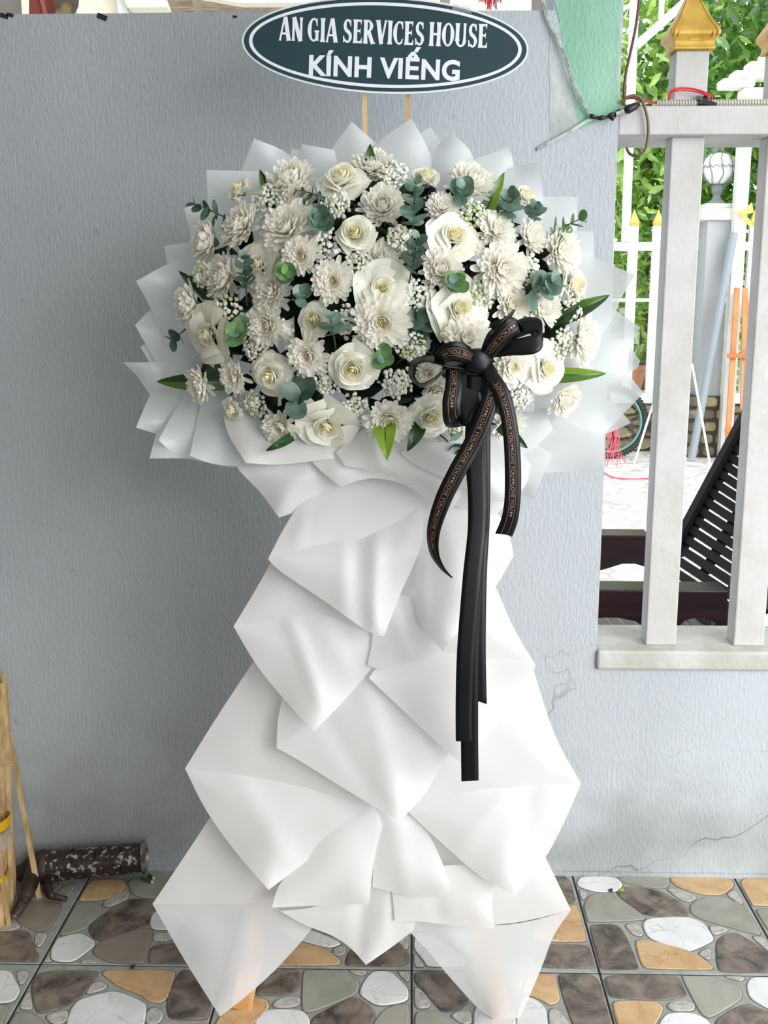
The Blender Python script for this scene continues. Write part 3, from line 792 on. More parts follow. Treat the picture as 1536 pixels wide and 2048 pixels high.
for j in range(nz):
    for i in range(nx):
        q = [gx[j][i], gx[j][i + 1], gx[j + 1][i + 1], gx[j + 1][i]]
        c0 = sum(p[0] for p in q) / 4; c1 = sum(p[1] for p in q) / 4
        q = [(c0 + (x - c0) * .90, c1 + (z - c1) * .88) for x, z in q]; q2 = [(c0 + (x - c0) * .75, c1 + (z - c1) * .72) for x, z in q]
        q = chaikin(q, 1); q2 = chaikin(q2, 1); n = len(q)
        d = rnd.uniform(.02, .05)
        b = MB(); b.add([(x, -.04, z) for x, z in q] + [(x, -.04 - d, z) for x, z in q2], [(k, (k + 1) % n, n + (k + 1) % n, n + k) for k in range(n)] + [tuple(range(n, 2 * n))])
        b.build('stone', stm[rnd.randrange(3)], t)
b = MB(); b.box((0, 0, zpb / 2), (.44, .30, zpb)); b.build('base', bpy.data.materials['mortar'], pil_t, bevel=.01)
for j in range(5):
    for i in range(3):
        x0 = -.21 + i * .14 + (.0 if j % 2 else .02); q = [(x0 + rnd.uniform(0, .01), zpb * j / 5 + .012), (x0 + .128, zpb * j / 5 + rnd.uniform(.008, .02)), (x0 + .124, zpb * (j + 1) / 5 - .012), (x0 + rnd.uniform(.0, .014), zpb * (j + 1) / 5 - .01)]
        q = chaikin(q, 1); cx_ = sum(p[0] for p in q) / len(q); cz_ = sum(p[1] for p in q) / len(q); q2 = [(cx_ + (x - cx_) * .82, cz_ + (z - cz_) * .8) for x, z in q]; n = len(q)
        b = MB(); b.add([(x, -.15, z) for x, z in q] + [(x, -.175, z) for x, z in q2], [(k, (k + 1) % n, n + (k + 1) % n, n + k) for k in range(n)] + [tuple(range(n, 2 * n))])
        b.build('stone', stm[rnd.randrange(3)], pil_t)
# bicycle front wheel and fork
c = at(1222, 846, Yf - .45); c.z = .335
t = thing('bicycle', 'bicycle with knobbly black tyre, parked before the stone wall', 'bicycle', (c.x, Yf - .45, .335))
MY = Matrix.Rotation(R(90), 4, 'X')
def torus(b, R_, r_, n=48, m_=10, sx=1):
    vs = []; fs = []
    for i in range(n):
        a = 2 * math.pi * i / n
        for j in range(m_):
            q = 2 * math.pi * j / m_
            vs.append(((R_ + r_ * math.cos(q)) * math.cos(a), r_ * sx * math.sin(q), (R_ + r_ * math.cos(q)) * math.sin(a)))
    for i in range(n):
        for j in range(m_):
            fs.append((i * m_ + j, i * m_ + (j + 1) % m_, ((i + 1) % n) * m_ + (j + 1) % m_, ((i + 1) % n) * m_ + j))
    b.add(vs, fs)
b = MB(); torus(b, .305, .026); ty = b.build('tyre', mat('rubber', srgb(44, 50, 50), .7), t, smooth=True)
b = MB()
for k in range(72):
    a = 2 * math.pi * k / 72
    for y in (-.014, .014):
        b.box((.332 * math.cos(a), y, .332 * math.sin(a)), (.012, .014, .012), rot=Matrix.Rotation(-a, 3, 'Y'))
b.build('tread', bpy.data.materials['rubber'], ty, kind='stuff')
b = MB(); torus(b, .272, .012, sx=1.3); b.build('rim', mat('rim_teal', srgb(120, 170, 160), .35, metal=.5), t, smooth=True)
b = MB()
for k in range(28):
    a = 2 * math.pi * k / 28; b.tube([(.02 * math.cos(a + .6), .02 * (1 if k % 2 else -1), .02 * math.sin(a + .6)), (.266 * math.cos(a), 0, .266 * math.sin(a))], .0016, 4)
b.build('spokes', mat('spoke', srgb(150, 154, 156), .3, metal=.8), t, kind='stuff')
b = MB(); b.tube([(0, -.05, 0), (0, .05, 0)], .022, 12); b.build('hub', mat('hub', srgb(90, 92, 94), .3, metal=.8), t)
b = MB()
for y in (-.055, .055): b.tube([(0, y, 0), (-.06, y, .36)], .012, 8)
b.tube([(-.06, -.06, .36), (-.06, .06, .36)], .016, 8); b.tube([(-.06, 0, .36), (-.13, 0, .62)], .018, 8)
b.build('fork', mat('bike_paint', srgb(60, 70, 72), .35), t)
b = MB(); b.tube([(-.11, 0, .55), (-.62, 0, .50)], .018, 8); b.tube([(-.10, 0, .46), (-.50, 0, .02), (-.62, 0, .50)], .018, 8); b.build('frame', bpy.data.materials['bike_paint'], t)
b = MB(); b.tube([(-.14, -.25, .66), (-.13, 0, .62), (-.14, .25, .66)], .012, 8); b.build('handlebar', bpy.data.materials['rubber'], t)
b = MB(); torus(b, .305, .026); o = b.build('tyre', bpy.data.materials['rubber'], t, smooth=True); o.location = (-1.02, 0, 0)
b = MB(); b.tube([(-.50, 0, .02), (-1.02, 0, 0), (-.62, 0, .50)], .012, 8); b.build('rear_stay', bpy.data.materials['bike_paint'], t)
# pink net and rope on the yard
b = MB()
rr = random.Random(5); pk = mat('pink_net', srgb(232, 84, 110), .6)
for k in range(16):
    x = 1206 + rr.random() * 30; y0 = 835 + rr.random() * 20
    b.tube(catmull([at(x, y0, 6.4), at(x + rr.uniform(-14, 14), y0 + 40, 6.4), at(x + rr.uniform(-18, 18), 925 + rr.uniform(-15, 10), 6.4)], 4), .0035, 4)
b.build('pink_net', pk, label='tangled pink netting hanging by the bicycle', cat='net', kind='stuff')
b = MB(); b.tube(catmull([gnd(1206, 945, .01), gnd(1228, 955, .01), gnd(1262, 958, .01), gnd(1300, 957, .01), gnd(1370, 962, .01)], 6), .006, 6)
b.build('pink_rope', pk, smooth=True, label='pink rope lying across the white yard floor', cat='rope')
# wooden easels stacked against the fence
def easel(px, label, lean):
    Y = Yf - .7; c = at(px, 905, Y)
    t = thing('wooden_easel', label, 'easel', (c.x, Y, 0), group='wooden easels in the yard')
    H = at(px, 575, Y).z
    m = mat('easel_wood' + str(px), srgb(190, 116, 58), .55, col2=srgb(206, 140, 84), nscale=5)
    for s_, tp in ((-1, -.05), (1, .03)):
        b = MB(); b.bar((s_ * .10, -.10, 0), (tp + lean, .15, H * (1 - .06 * (s_ > 0))), .045, .02); b.build('leg', m, t)
    for zz in (.2, .62):
        b = MB(); k_ = zz / 1; b.bar((-.12, -.10 + .25 * zz / H, H * zz), (.13, -.10 + .25 * zz / H, H * zz), .04, .02); b.build('crossbar', m, t)
    return t
easel(1470, 'orange wooden easel leaning beside the plastic pipe', .02)
easel(1500, 'orange wooden easel leaning behind the fence post at the right edge', -.04)
# yellow cloth bow on the square post
b = MB(); Yb = Yf - .5
P_ = [at(x, y, Yb) for x, y in ((1462, 424), (1490, 420), (1503, 405), (1507, 425), (1488, 430), (1500, 440), (1505, 455), (1492, 447), (1482, 428))]
b.prism([(p.x, p.z) for p in P_], Yb - .01, Yb + .01)
b.build('yellow_bow', mat('yellow_cloth', srgb(232, 212, 110), .7), label='pale yellow cloth bow tied to the white square post', cat='bow')
# terracotta pot
c = at(1282, 712, Yf - .05)
t = thing('potted_plant', 'terracotta pot of strappy leaves on the garden ledge', 'potted plant', (c.x, Yf - .05 + .35, zs + .09))
b = MB(); b.lathe([(0, 0), (.085, 0), (.13, .20), (.14, .20), (.14, .24), (.12, .24), (0, .21)], 18); b.build('pot', mat('terracotta', srgb(206, 150, 122), .8), t, smooth=False)
b = MB(); rr = random.Random(9)
for k in range(22):
    a = rr.random() * 6.28; L_ = rr.uniform(.2, .38); e = rr.uniform(.5, 1.2)
    dx, dy = math.cos(a), math.sin(a); sx, sy = -dy * .015, dx * .015
    pts = [(0, 0, .2), (dx * L_ * .5, dy * L_ * .5, .2 + e * .22), (dx * L_, dy * L_, .2 + e * .2)]
    b.add([(pts[0][0] - sx, pts[0][1] - sy, .2), (pts[0][0] + sx, pts[0][1] + sy, .2), (pts[1][0] + sx, pts[1][1] + sy, pts[1][2]), (pts[1][0] - sx, pts[1][1] - sy, pts[1][2]), pts[2]], [(0, 1, 2, 3), (3, 2, 4)])
b.build('leaves', thin('strap_leaf', srgb(150, 190, 90), trans=.3), t, kind='stuff')

# ---- trees beyond
TL = [thin('tree_leaf_dark', srgb(58, 104, 44), trans=.4, gloss=.10, rough=.35, tcol=srgb(130, 190, 60)),
      thin('tree_leaf_mid', srgb(104, 160, 62), trans=.45, gloss=.12, rough=.35, tcol=srgb(180, 220, 80)),
      thin('tree_leaf_light', srgb(176, 214, 112), trans=.5, gloss=.10, rough=.35, tcol=srgb(220, 240, 120))]
def leaf_geo(L_, W__):
    return [(0, 0, 0), (W__ * .5, 0, L_ * .35), (W__ * .42, .01, L_ * .65), (0, .015, L_), (-W__ * .42, .01, L_ * .65), (-W__ * .5, 0, L_ * .35), (0, -.012, L_ * .5)], [(0, 1, 6), (1, 2, 6), (2, 3, 6), (3, 4, 6), (4, 5, 6), (5, 0, 6)]
LG = []
for i, m in enumerate(TL):
    b = MB(); v_, f_ = leaf_geo(.17, .065); b.add(v_, f_); LG.append(b.mesh('tree_leaf_%d' % i, m))
def rand_quat(rr):
    d = Vector((rr.uniform(-1, 1), rr.uniform(-1.0, .4), rr.uniform(-1.3, .5))).normalized()
    q = d.to_track_quat('Z', 'Y'); return q @ Quaternion((0, 0, 1), rr.uniform(0, 6.28))
def tree(name, label, x, y, h, cx_, cy_, cz_, rx, ry, rz, nleaf, nobj, mix_, seed, size=1.0):
    rr = random.Random(seed)
    t = thing(name, label, 'tree', (x, y, 0), group='garden trees beyond the fence')
    b = MB(); b.tube(catmull([(0, 0, 0), (.05, 0, h * .4), (-.04, .02, h * .7), (0, 0, h)], 5), [.07 - .003 * i for i in range(16)], 8); b.build('trunk', M_trunk, t, smooth=True)
    b = MB()
    for k in range(9):
        a = rr.random() * 6.28; e = Vector((cx_ + math.cos(a) * rx * .8, cy_ + math.sin(a) * ry * .7, cz_ + rr.uniform(-.6, .8) * rz)); s0 = Vector((0, 0, h * rr.uniform(.45, .98)))
        mid = (s0 + e) / 2 + Vector((rr.uniform(-.15, .15), 0, rr.uniform(-.1, .2)))
        b.tube(catmull([s0, mid, e], 5), [.022 - .0018 * i for i in range(11)], 6)
    b.build('branches', M_trunk, t, smooth=True)
    def spot():
        while True:
            p = Vector((rr.uniform(-1, 1), rr.uniform(-1, 1), rr.uniform(-1, 1)))
            if .25 < p.length < 1: return Vector((cx_ + p.x * rx, cy_ + p.y * ry, cz_ + p.z * rz))
    ps = [spot() for _ in range(nobj + nleaf)]; ps.sort(key=lambda p: p.y)
    for p in ps[:nobj]:
        inst('leaf', rr.choices(LG, mix_)[0], t, p, rand_quat(rr), size * rr.uniform(.7, 1.3))
    b = MB()
    for p in ps[nobj:]:
        q = rand_quat(rr); s_ = size * rr.uniform(.7, 1.3); v_, f_ = leaf_geo(.17 * s_, .065 * s_)
        b.add([q @ Vector(v) + p for v in v_], f_, rr.choices((0, 1, 2), mix_)[0])
    o = b.build('foliage', TL, t, kind='stuff')
    return t
M_trunk = mat('bark', srgb(120, 108, 88), .8, col2=srgb(90, 80, 66), nscale=14)
tree('dense_tree', 'dense dark-leaved tree with bare twining branches behind the gilt finials', 4.1, 9.6, 3.4, .0, -.5, 3.5, 1.9, 1.3, 1.9, 5200, 200, (9, 4, 1), 1, 1.15)
tree('pale_tree', 'pale sunlit tree behind the white canopy pole', 2.5, 9.3, 3.2, .0, -.2, 3.1, 1.15, .9, 2.0, 3200, 150, (2, 4, 4), 2, 1.0)
tree('low_tree', 'thin young tree with purple ties behind the garden fence', 2.55, 8.5, 1.7, .1, 0, 1.9, .5, .4, .6, 260, 40, (1, 4, 3), 3, .8)
b = MB(); rr = random.Random(12)
for k in range(5200):
    p = Vector((rr.uniform(1.2, 7.0), rr.uniform(8.9, 10.6), 3.2 * rr.random() ** 1.3 + .35)); q = rand_quat(rr); v_, f_ = leaf_geo(.15, .06)
    b.add([q @ Vector(v) + p for v in v_], f_, rr.choices((0, 1, 2), (3, 5, 5))[0])
b.build('undergrowth', TL, label='mass of green shrubs and creepers behind the garden fence', cat='shrubbery', kind='stuff')
b = MB()
for z_ in (1.28, 1.62): b.tube([(2.58, 8.45, z_), (2.58, 8.45, z_ + .07)], .055, 8)
b.build('purple_tie', mat('purple', srgb(170, 110, 190), .6), label='purple ribbon ties round the young tree trunk', cat='ribbon')
# white boundary wall behind the trees
b = MB(); b.box((3.5, 12.2, 1.1), (22, .2, 2.2)); b.build('wall_boundary', M['white_out'], kind='structure')

# ---- seen over the top of the grey wall: neighbour's porch roof pieces
def over(px0, px1, py0, py1, Y): 
    p = at(px0, py1, Y); q = at(px1, py0, Y); return p, q
cream = mat('cream', srgb(232, 226, 204), .6); 
p, q = over(-60, 25, -120, 40, 1.6); b = MB(); b.box(((p.x + q.x) / 2, 1.6, (p.z + q.z) / 2), (q.x - p.x, .1, q.z - p.z)); b.build('wall_post', mat('grey_brown', srgb(112, 106, 98), .7), label='grey-brown post above the wall\'s left end', cat='post')
t = thing('porch_front', 'cream panelled porch front seen over the wall', 'porch', at(150, 20, 2.0))
o_ = t.location
def opart(name, pts, Y0_, Y1_, m, par=None, ref=None):
    q = [at(x, y, Y0_) for x, y in pts]; b = MB(); r0 = ref if ref is not None else Vector((0, 0, 0))
    b.prism([(p.x - r0.x, p.z - r0.z) for p in q], Y0_ - r0.y, Y1_ - r0.y)
    return b.build(name, m, par)
opart('panel', [(20, 60), (20, -140), (250, -140), (245, 60)], 2.0, 2.06, cream, t, o_)
opart('moulding', [(128, -60), (150, -60), (190, 60), (165, 60)], 1.96, 2.0, cream, t, o_)
opart('moulding', [(228, -60), (240, -60), (262, 60), (240, 60)], 1.94, 2.0, M['white_out'], t, o_)
opart('eave', [(215, -80), (300, -80), (334, 14), (255, 15)], 1.9, 1.98, cream, t, o_)
tt = thing('red_shutter', 'red-brown timber piece above the wall left of the dark bracket', 'timber', at(85, 10, 1.8)); o2 = tt.location
opart('board', [(58, -60), (100, -60), (114, 45), (58, 45)], 1.8, 1.84, mat('redwood', srgb(120, 52, 40), .6), tt, o2)
opart('batten', [(66, -60), (72, -60), (98, 45), (90, 45)], 1.78, 1.8, mat('redwood2', srgb(160, 84, 66), .6), tt, o2)
q_ = [at(x, y, 1.7) for x, y in ((112, -60), (152, -60), (148, 4), (132, 40), (108, 40))]
b = MB(); b.prism([(p.x, p.z) for p in q_], 1.7, 1.76); b.build('dark_bracket', mat('bracket', srgb(62, 54, 44), .6, col2=srgb(120, 100, 60), nscale=20), label='dark mottled bracket above the wall', cat='bracket', bevel=.006)
# old tiled porch roof of slats
t = thing('timber_awning', 'weathered brown slatted awning seen over the wall', 'awning', at(400, 10, 2.2)); o3 = t.location
opart('backing_board', [(250, 60), (250, -160), (900, -160), (900, 60)], 2.62, 2.66, mat('old_board', srgb(112, 98, 84), .8, col2=srgb(140, 126, 110), nscale=12, stretch=(1, 1, 7)), t, o3)
for k in range(9):
    p = at(255, 30, 2.2); 
    b = MB(); b.box((0.30, .035 * k, .013 * k - .05), (1.35, .05, .016)); b.build('slat', mat('old_slat%d' % k, srgb(120, 108, 94), .8, col2=srgb(150, 138, 122), nscale=14, stretch=(1, 6, 1)), t)
for k, (a_, c_) in enumerate((((372, -60), (392, 40)), ((500, -60), (512, 40)))):
    q = [at(a_[0], a_[1], 2.1), at(a_[0] + 12, a_[1], 2.1), at(c_[0] + 12, c_[1], 2.1), at(c_[0], c_[1], 2.1)]
    b = MB(); b.prism([(p.x - o3.x, p.z - o3.z) for p in q], 2.1 - o3.y, 2.14 - o3.y); b.build('rafter', mat('rafter%d' % k, srgb(150, 144, 124), .7), t)
q = [at(x, y, 1.9) for x, y in ((400, -80), (470, -80), (880, -80), (880, 6), (480, 6), (400, -8))]
b = MB(); b.prism([(p.x, p.z) for p in q], 1.9, 1.96); b.build('cream_fascia', cream, label='cream fascia board above the oval sign', cat='fascia')
# white panel with red tassels left of the pillar
p, q = over(905, 1064, -120, 36, 1.5); b = MB(); b.box(((p.x + q.x) / 2, 1.5, (p.z + q.z) / 2), (q.x - p.x, .03, q.z - p.z))
b.build('banner', M['white_out'], label='bright white banner above the wall right of the sign', cat='banner')
t = thing('red_tassel', 'red tassel decoration hanging before the white panel', 'decoration', at(982, 5, 1.4)); o4 = t.location
b = MB(); rr = random.Random(4)
for k in range(60):
    a = rr.uniform(-1, 1); L_ = (.022 if abs(a) > .45 else .045) * rr.uniform(.5, 1)
    b.tube([(a * .036, rr.uniform(-.01, .01), .035), (a * .038 + rr.uniform(-.004, .004), 0, .02 - L_)], .0016, 4)
b.build('tassel', M['red'], t, kind='stuff')
b = MB(); b.bar((.012, 0, .1), (.018, 0, -.022), .006, .006); b.build('tassel_rod', mat('rod_grey', srgb(150, 146, 142), .5), t)
p, q = over(1064, 1100, -120, 36, 1.2); b = MB(); b.box(((p.x + q.x) / 2, 1.2, (p.z + q.z) / 2), (q.x - p.x, .06, q.z - p.z))
b.build('wall_post', mat('taupe_post', srgb(130, 124, 116), .7), label='taupe post between the white panel and the green pillar', cat='post')

# ---- dark slatted recliner behind the fence
t = thing('recliner', 'dark maroon slatted wooden recliner behind the fence opening', 'recliner', (at(1330, 1230, .42).x, .42, 0)); o5 = t.location
dw = M['dark_wood']
def fp(x, y, Y): 
    p = at(x, y, Y); return (p.x - o5.x, p.z - o5.z)
def chair_prism(name, pts, Y, th, par=t, m=dw, bev=.003):
    b = MB(); b.prism([fp(x, y, Y) for x, y in pts], Y - o5.y, Y - o5.y + th); return b.build(name, m, par, bevel=bev)
# arm (upper) with arched underside, side rail (lower) with arched underside
arm = [(1150, 1078), (1292, 1076), (1305, 1082), (1304, 1150), (1290, 1134), (1270, 1128), (1245, 1128), (1220, 1136), (1198, 1142), (1150, 1146)]
chair_prism('armrest', arm, .45, .035)
rail = [(1150, 1188), (1455, 1183), (1457, 1278), (1446, 1262), (1430, 1246), (1410, 1238), (1392, 1236), (1370, 1242), (1350, 1262), (1335, 1275), (1310, 1272), (1290, 1255), (1270, 1243), (1235, 1236), (1210, 1236), (1150, 1240)]
chair_prism('side_rail', rail, .40, .03)
b = MB(); p = at(1150, 1172, .40); q = at(1457, 1172, .40)
b.box(((p.x + q.x) / 2 - o5.x, .445 - o5.y, at(1300, 1187, .40).z + .004), (q.x - p.x, .10, .012)); b.build('rail_cap', dw, t, bevel=.003)
b = MB(); p = at(1150, 1070, .45); q = at(1300, 1070, .45)
b.box(((p.x + q.x) / 2 - o5.x, .485 - o5.y, at(1300, 1077, .45).z + .004), (q.x - p.x, .085, .012)); b.build('arm_cap', dw, t, bevel=.003)
# backrest plane: stile on the left, slats running down to the right
S0 = at(1352, 1105, 1.05) - o5; S1 = at(1530, 768, 1.55) - o5          # far stile, bottom -> top
E0 = at(1520, 1215, .48) - o5; E1 = at(1720, 900, 1.0) - o5             # near stile
b = MB(); nrm = (S1 - S0).cross(E0 - S0).normalized()
b.bar(S0, S1, .035, .05, up=nrm); b.build('stile', M['slat_wood'], t)
b = MB(); b.bar(E0, E1, .035, .05, up=nrm); b.build('stile', dw, t)
for k in range(-4, 19):
    f = (k + .5) / 19.0
    a_ = S0.lerp(S1, f); c_ = E0.lerp(E1, f)
    b = MB(); b.bar(a_, c_, (S1 - S0).length / 19 * .58, .018, up=nrm); b.build('slat', M['slat_wood'], t)
b = MB(); f = .5
for f in (.33, .66):
    b.bar(S0.lerp(E0, f) + nrm * .02, S1.lerp(E1, f) + nrm * .02, .03, .02, up=nrm)
b.build('back_brace', M['slat_wood'], t)
# seat slats below the arch
A0 = at(1150, 1230, .75) - o5; A1 = at(1460, 1190, .95) - o5
for k in range(14):
    f = k / 13.0
    x = 1165 + f * 330
    a_ = at(x - 30, 1225, .95) - o5; c_ = at(x + 40, 1300, .47) - o5
    b = MB(); b.bar(a_, c_, .028, .016, up=(0, 0, 1)); b.build('slat', dw, t)
for x_ in (1170, 1448):
    p = at(x_, 1230, .42) - o5
    b = MB(); b.bar((p.x, .02, 0), (p.x, .02, p.z), .045, .04); b.build('leg', dw, t)
    b = MB(); b.bar((p.x, .62, 0), (p.x, .62, p.z - .05), .045, .04); b.build('leg', dw, t)

# ================================================================== LEFT: sticks and rusty pedestal
rr = random.Random(21)
stk = [ # bottom px, top px, Y bottom, Y top, width
 ((14, 1838), (2, 1380), -.30, -.06, .011, 'pale bamboo stick ending lowest in the bundle'),
 ((24, 1822), (10, 1360), -.28, -.05, .010, 'pale bamboo stick at the right side of the bundle'),
 ((4, 1856), (-14, 1340), -.33, -.06, .010, 'long bamboo stick at the left side of the bundle'),
 ((30, 1790), (14, 1400), -.25, -.05, .008, 'thin short bamboo stick against the wall side of the bundle'),
 ((-8, 1860), (-6, 1380), -.34, -.07, .012, 'bamboo stick at the very edge of the frame'),
 ((18, 1850), (-22, 1580), -.31, -.20, .010, 'slanting bamboo stick crossing low in the bundle'),
 ((-20, 1850), (-24, 1360), -.34, -.07, .012, 'bamboo stick just beyond the frame edge'),
 ((8, 1815), (-4, 1355), -.27, -.05, .009, 'bamboo stick hidden in the middle of the bundle')]
for a_, c_, ya, yb, w_, lab in stk:
    g0 = gnd(a_[0], a_[1]); b = MB()
    p1 = at(c_[0], c_[1], yb)
    d = (p1 - g0)
    p1 = g0 + d * 1.03
    if p1.y > -.012: p1.y = -.012
    mid = (g0 + p1) / 2 + Vector((rr.uniform(-.004, .004), -.004, 0))
    b.bar(g0, mid, w_, w_ * .6); b.bar(mid, p1, w_, w_ * .6)
    b.build('bamboo_stick', M['bamboo'], label=lab, cat='stick', group='bundled bamboo sticks')
g0 = gnd(79, 1796); b = MB(); p1 = at(-10, 1310, -.015)
b.bar(g0, p1, .0125, .006, w2=.009)
b.build('bamboo_stick', M['bamboo'], label='single flat bamboo stick leaning on the wall right of the bundle', cat='stick')
# tape bands round the bundle
c0 = at(-6, 1650, -.19); 
def band(name, c, rx, ry, h, m, label, cat, tilt=.15, par=None):
    b = MB(); n = 28; vs = []
    for k in range(n):
        a = 2 * math.pi * k / n
        for z in (-h / 2, h / 2):
            vs.append((c.x + rx * math.cos(a), c.y + ry * math.sin(a), c.z + z + tilt * rx * math.cos(a)))
    b.add(vs, [(2 * k, 2 * ((k + 1) % n), 2 * ((k + 1) % n) + 1, 2 * k + 1) for k in range(n)])
    return b.build(name, m, smooth=True, label=label, cat=cat)
band('yellow_tape', at(-8, 1648, -.19), .031, .04, .022, M['yellow_tape'], 'yellow tape wound round the bamboo bundle', 'tape', .3)
band('clear_wrap', at(-8, 1675, -.20), .031, .042, .036, M['film'], 'clear plastic film wound below the yellow tape', 'plastic wrap', .1)
band('yellow_tape', at(-10, 1735, -.22), .026, .04, .012, M['yellow_tape'], 'second yellow tape low on the bamboo bundle', 'tape', -.9)
b = MB(); b.tube(catmull([at(8, 1529, -.14), at(16, 1531, -.12), at(28, 1530, -.11)], 4), .0012, 5); b.build('green_string', mat('string', srgb(150, 190, 90), .5), label='bit of green string between the bundle and the single stick', cat='string')

# rusty pedestal base lying on its side
cL = at(98, 1738, -.075); cR = at(294, 1722, -.05)
cL.z = .048; cR.z = .062
t = thing('rusty_pedestal', 'rusty pedestal with flaking silver column lying against the wall', 'pedestal', cL)
d = (cR - cL); Lc = d.length; q = d.to_track_quat('Z', 'Y').to_matrix().to_4x4()
def colseg(name, z0, z1, r0, r1, m):
    b = MB(); b.lathe([(0, z0), (r0, z0), (r0 * 1.0, (z0 + z1) / 2), (r1, z1), (0, z1)], 24, M=q); return b.build(name, m, t, smooth=False, bevel=.001)
fr = [0, .26, .50, .76, .96]
for i in range(4):
    colseg('column_section', Lc * fr[i], Lc * fr[i + 1] - .002, .037 - .0005 * i, .036 - .0005 * i, M['flake'])
for f_ in (.26, .5, .76):
    b = MB(); b.lathe([(.030, Lc * f_ - .003), (.0385, Lc * f_ - .001), (.030, Lc * f_ + .002)], 24, M=q); b.build('seam_ring', M['flake'], t)
b = MB(); b.lathe([(.034, Lc * .955), (.041, Lc * .96), (.041, Lc * .985), (.036, Lc * .99), (.030, Lc), (.026, Lc * .97), (0, Lc * .97)], 24, M=q); b.build('end_ring', mat('worn_chrome', srgb(150, 148, 142), .35, metal=.5, col2=srgb(80, 74, 68), nscale=40), t)
b = MB(); b.lathe([(0, -.05), (.026, -.048), (.038, -.03), (.042, -.012), (.037, 0)], 20, M=q); b.build('hub', M['rust'], t, smooth=True)
def foot(pts, r0, r1):
    P_ = catmull([Vector(p) - cL for p in pts], 6); n = len(P_)
    b = MB(); b.tube(P_, [r0 + (r1 - r0) * i / (n - 1) for i in range(n)], 8); return b.build('leg', M['rust'], t, smooth=True)
foot([cL + Vector((-.02, -.005, .01)), at(66, 1752, -.11), gnd(52, 1790, .035), gnd(30, 1832, .014)], .030, .010)
foot([cL + Vector((0, -.02, -.015)), gnd(98, 1786, .030), gnd(112, 1794, .018), gnd(134, 1798, .008)], .013, .006)
foot([cL + Vector((-.03, .02, .0)), at(52, 1742, -.06), at(34, 1746, -.05)], .030, .018)
b = MB(); gg = gnd(31, 1828, .014); b.ball(gg - cL, .013); b.build('foot_pad', mat('pad', srgb(120, 92, 84), .5), t, smooth=True)
for pa, pb, lab in (((297, 1750), (306, 1756), 'cut green flower stem touching the rusty column end'), ((283, 1756), (303, 1764), 'cut green flower stem lying furthest from the wall')):
    b = MB(); b.tube([gnd(*pa, .006), gnd(*pb, .006)], .0045, 8); o = b.build('cut_stem', mat('stem_green' + lab[-3:], srgb(62, 88, 40), .5), label=lab, cat='stem', group='cut stems on the floor')
    b = MB(); b.tube([gnd(*pb, .006), gnd(pb[0] + 2, pb[1] + .4, .006)], .0040, 8); b.build('cut_end', mat('stem_pale' + lab[-3:], srgb(200, 200, 180), .6), o)
# small fallen bits on the tiles
for pa, lab, c_ in (((1221, 1781), 'tiny dark leaf scrap lying on a white stone', srgb(40, 50, 40)), ((1243, 1780), 'tiny green leaf scrap beside the dark one', srgb(150, 180, 60)), ((265, 1934), 'small dark green scrap lying on the tile joint', srgb(30, 50, 30))):
    g = gnd(*pa, .004); b = MB(); b.add([(g.x - .006, g.y - .004, .0035), (g.x + .004, g.y - .006, .0035), (g.x + .006, g.y + .005, .007), (g.x - .003, g.y + .006, .0045)], [(0, 1, 2, 3)])
    b.build('leaf_scrap', mat('scrap' + str(pa[0]), c_, .6), label=lab, cat='leaf')
# ================================================================== STAND
from mathutils.geometry import delaunay_2d_cdt
t = thing('flower_stand', 'orange-brown wooden tripod stand mostly hidden by white paper', 'stand', (at(740, 1900, -.3).x, -.35, 0)); os_ = t.location.copy()
apex = at(742, 900, -.26)
for (fx, fy), lab in (((482, 2016), None), ((1003, 2034), None)):
    g = gnd(fx, fy) ; g.y = -.505; g = Vector((gnd(fx, fy).x, gnd(fx, fy).y, 0))
    a_ = apex + Vector(((g.x - apex.x) * .06, 0, 0))
    b = MB(); b.bar(g - os_, a_ - os_, .042, .022, up=(0, -1, .2)); b.build('leg', M['wood_leg'], t, bevel=.002)
b = MB(); b.bar(Vector((apex.x, -.03, 0)) - os_, apex - os_, .04, .022, up=(0, -1, 0)); b.build('leg', M['wood_leg'], t)
for zf in (.35, .8):
    pl = gnd(482, 2016).lerp(apex, zf) - os_; pr = gnd(1003, 2034).lerp(apex, zf) - os_
    b = MB(); b.bar(pl, pr, .035, .018); b.build('crossbar', M['wood_leg'], t)
# two sticks that carry the sign
b = MB(); b.bar(at(729, 60, -.235) - os_, at(731, 520, -.27) - os_, .0085, .006); b.build('sign_stick', M['wood'], t)
b = MB(); b.bar(at(818, 60, -.235) - os_, at(813, 520, -.27) - os_, .0075, .006); b.build('sign_stick', M['wood_leg'], t)
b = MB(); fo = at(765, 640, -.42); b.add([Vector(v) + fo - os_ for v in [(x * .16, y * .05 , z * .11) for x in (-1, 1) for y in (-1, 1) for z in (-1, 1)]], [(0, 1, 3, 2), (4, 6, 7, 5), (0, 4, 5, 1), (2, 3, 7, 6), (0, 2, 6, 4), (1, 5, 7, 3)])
b.build('foam_block', M['bed'], t, bevel=.01)

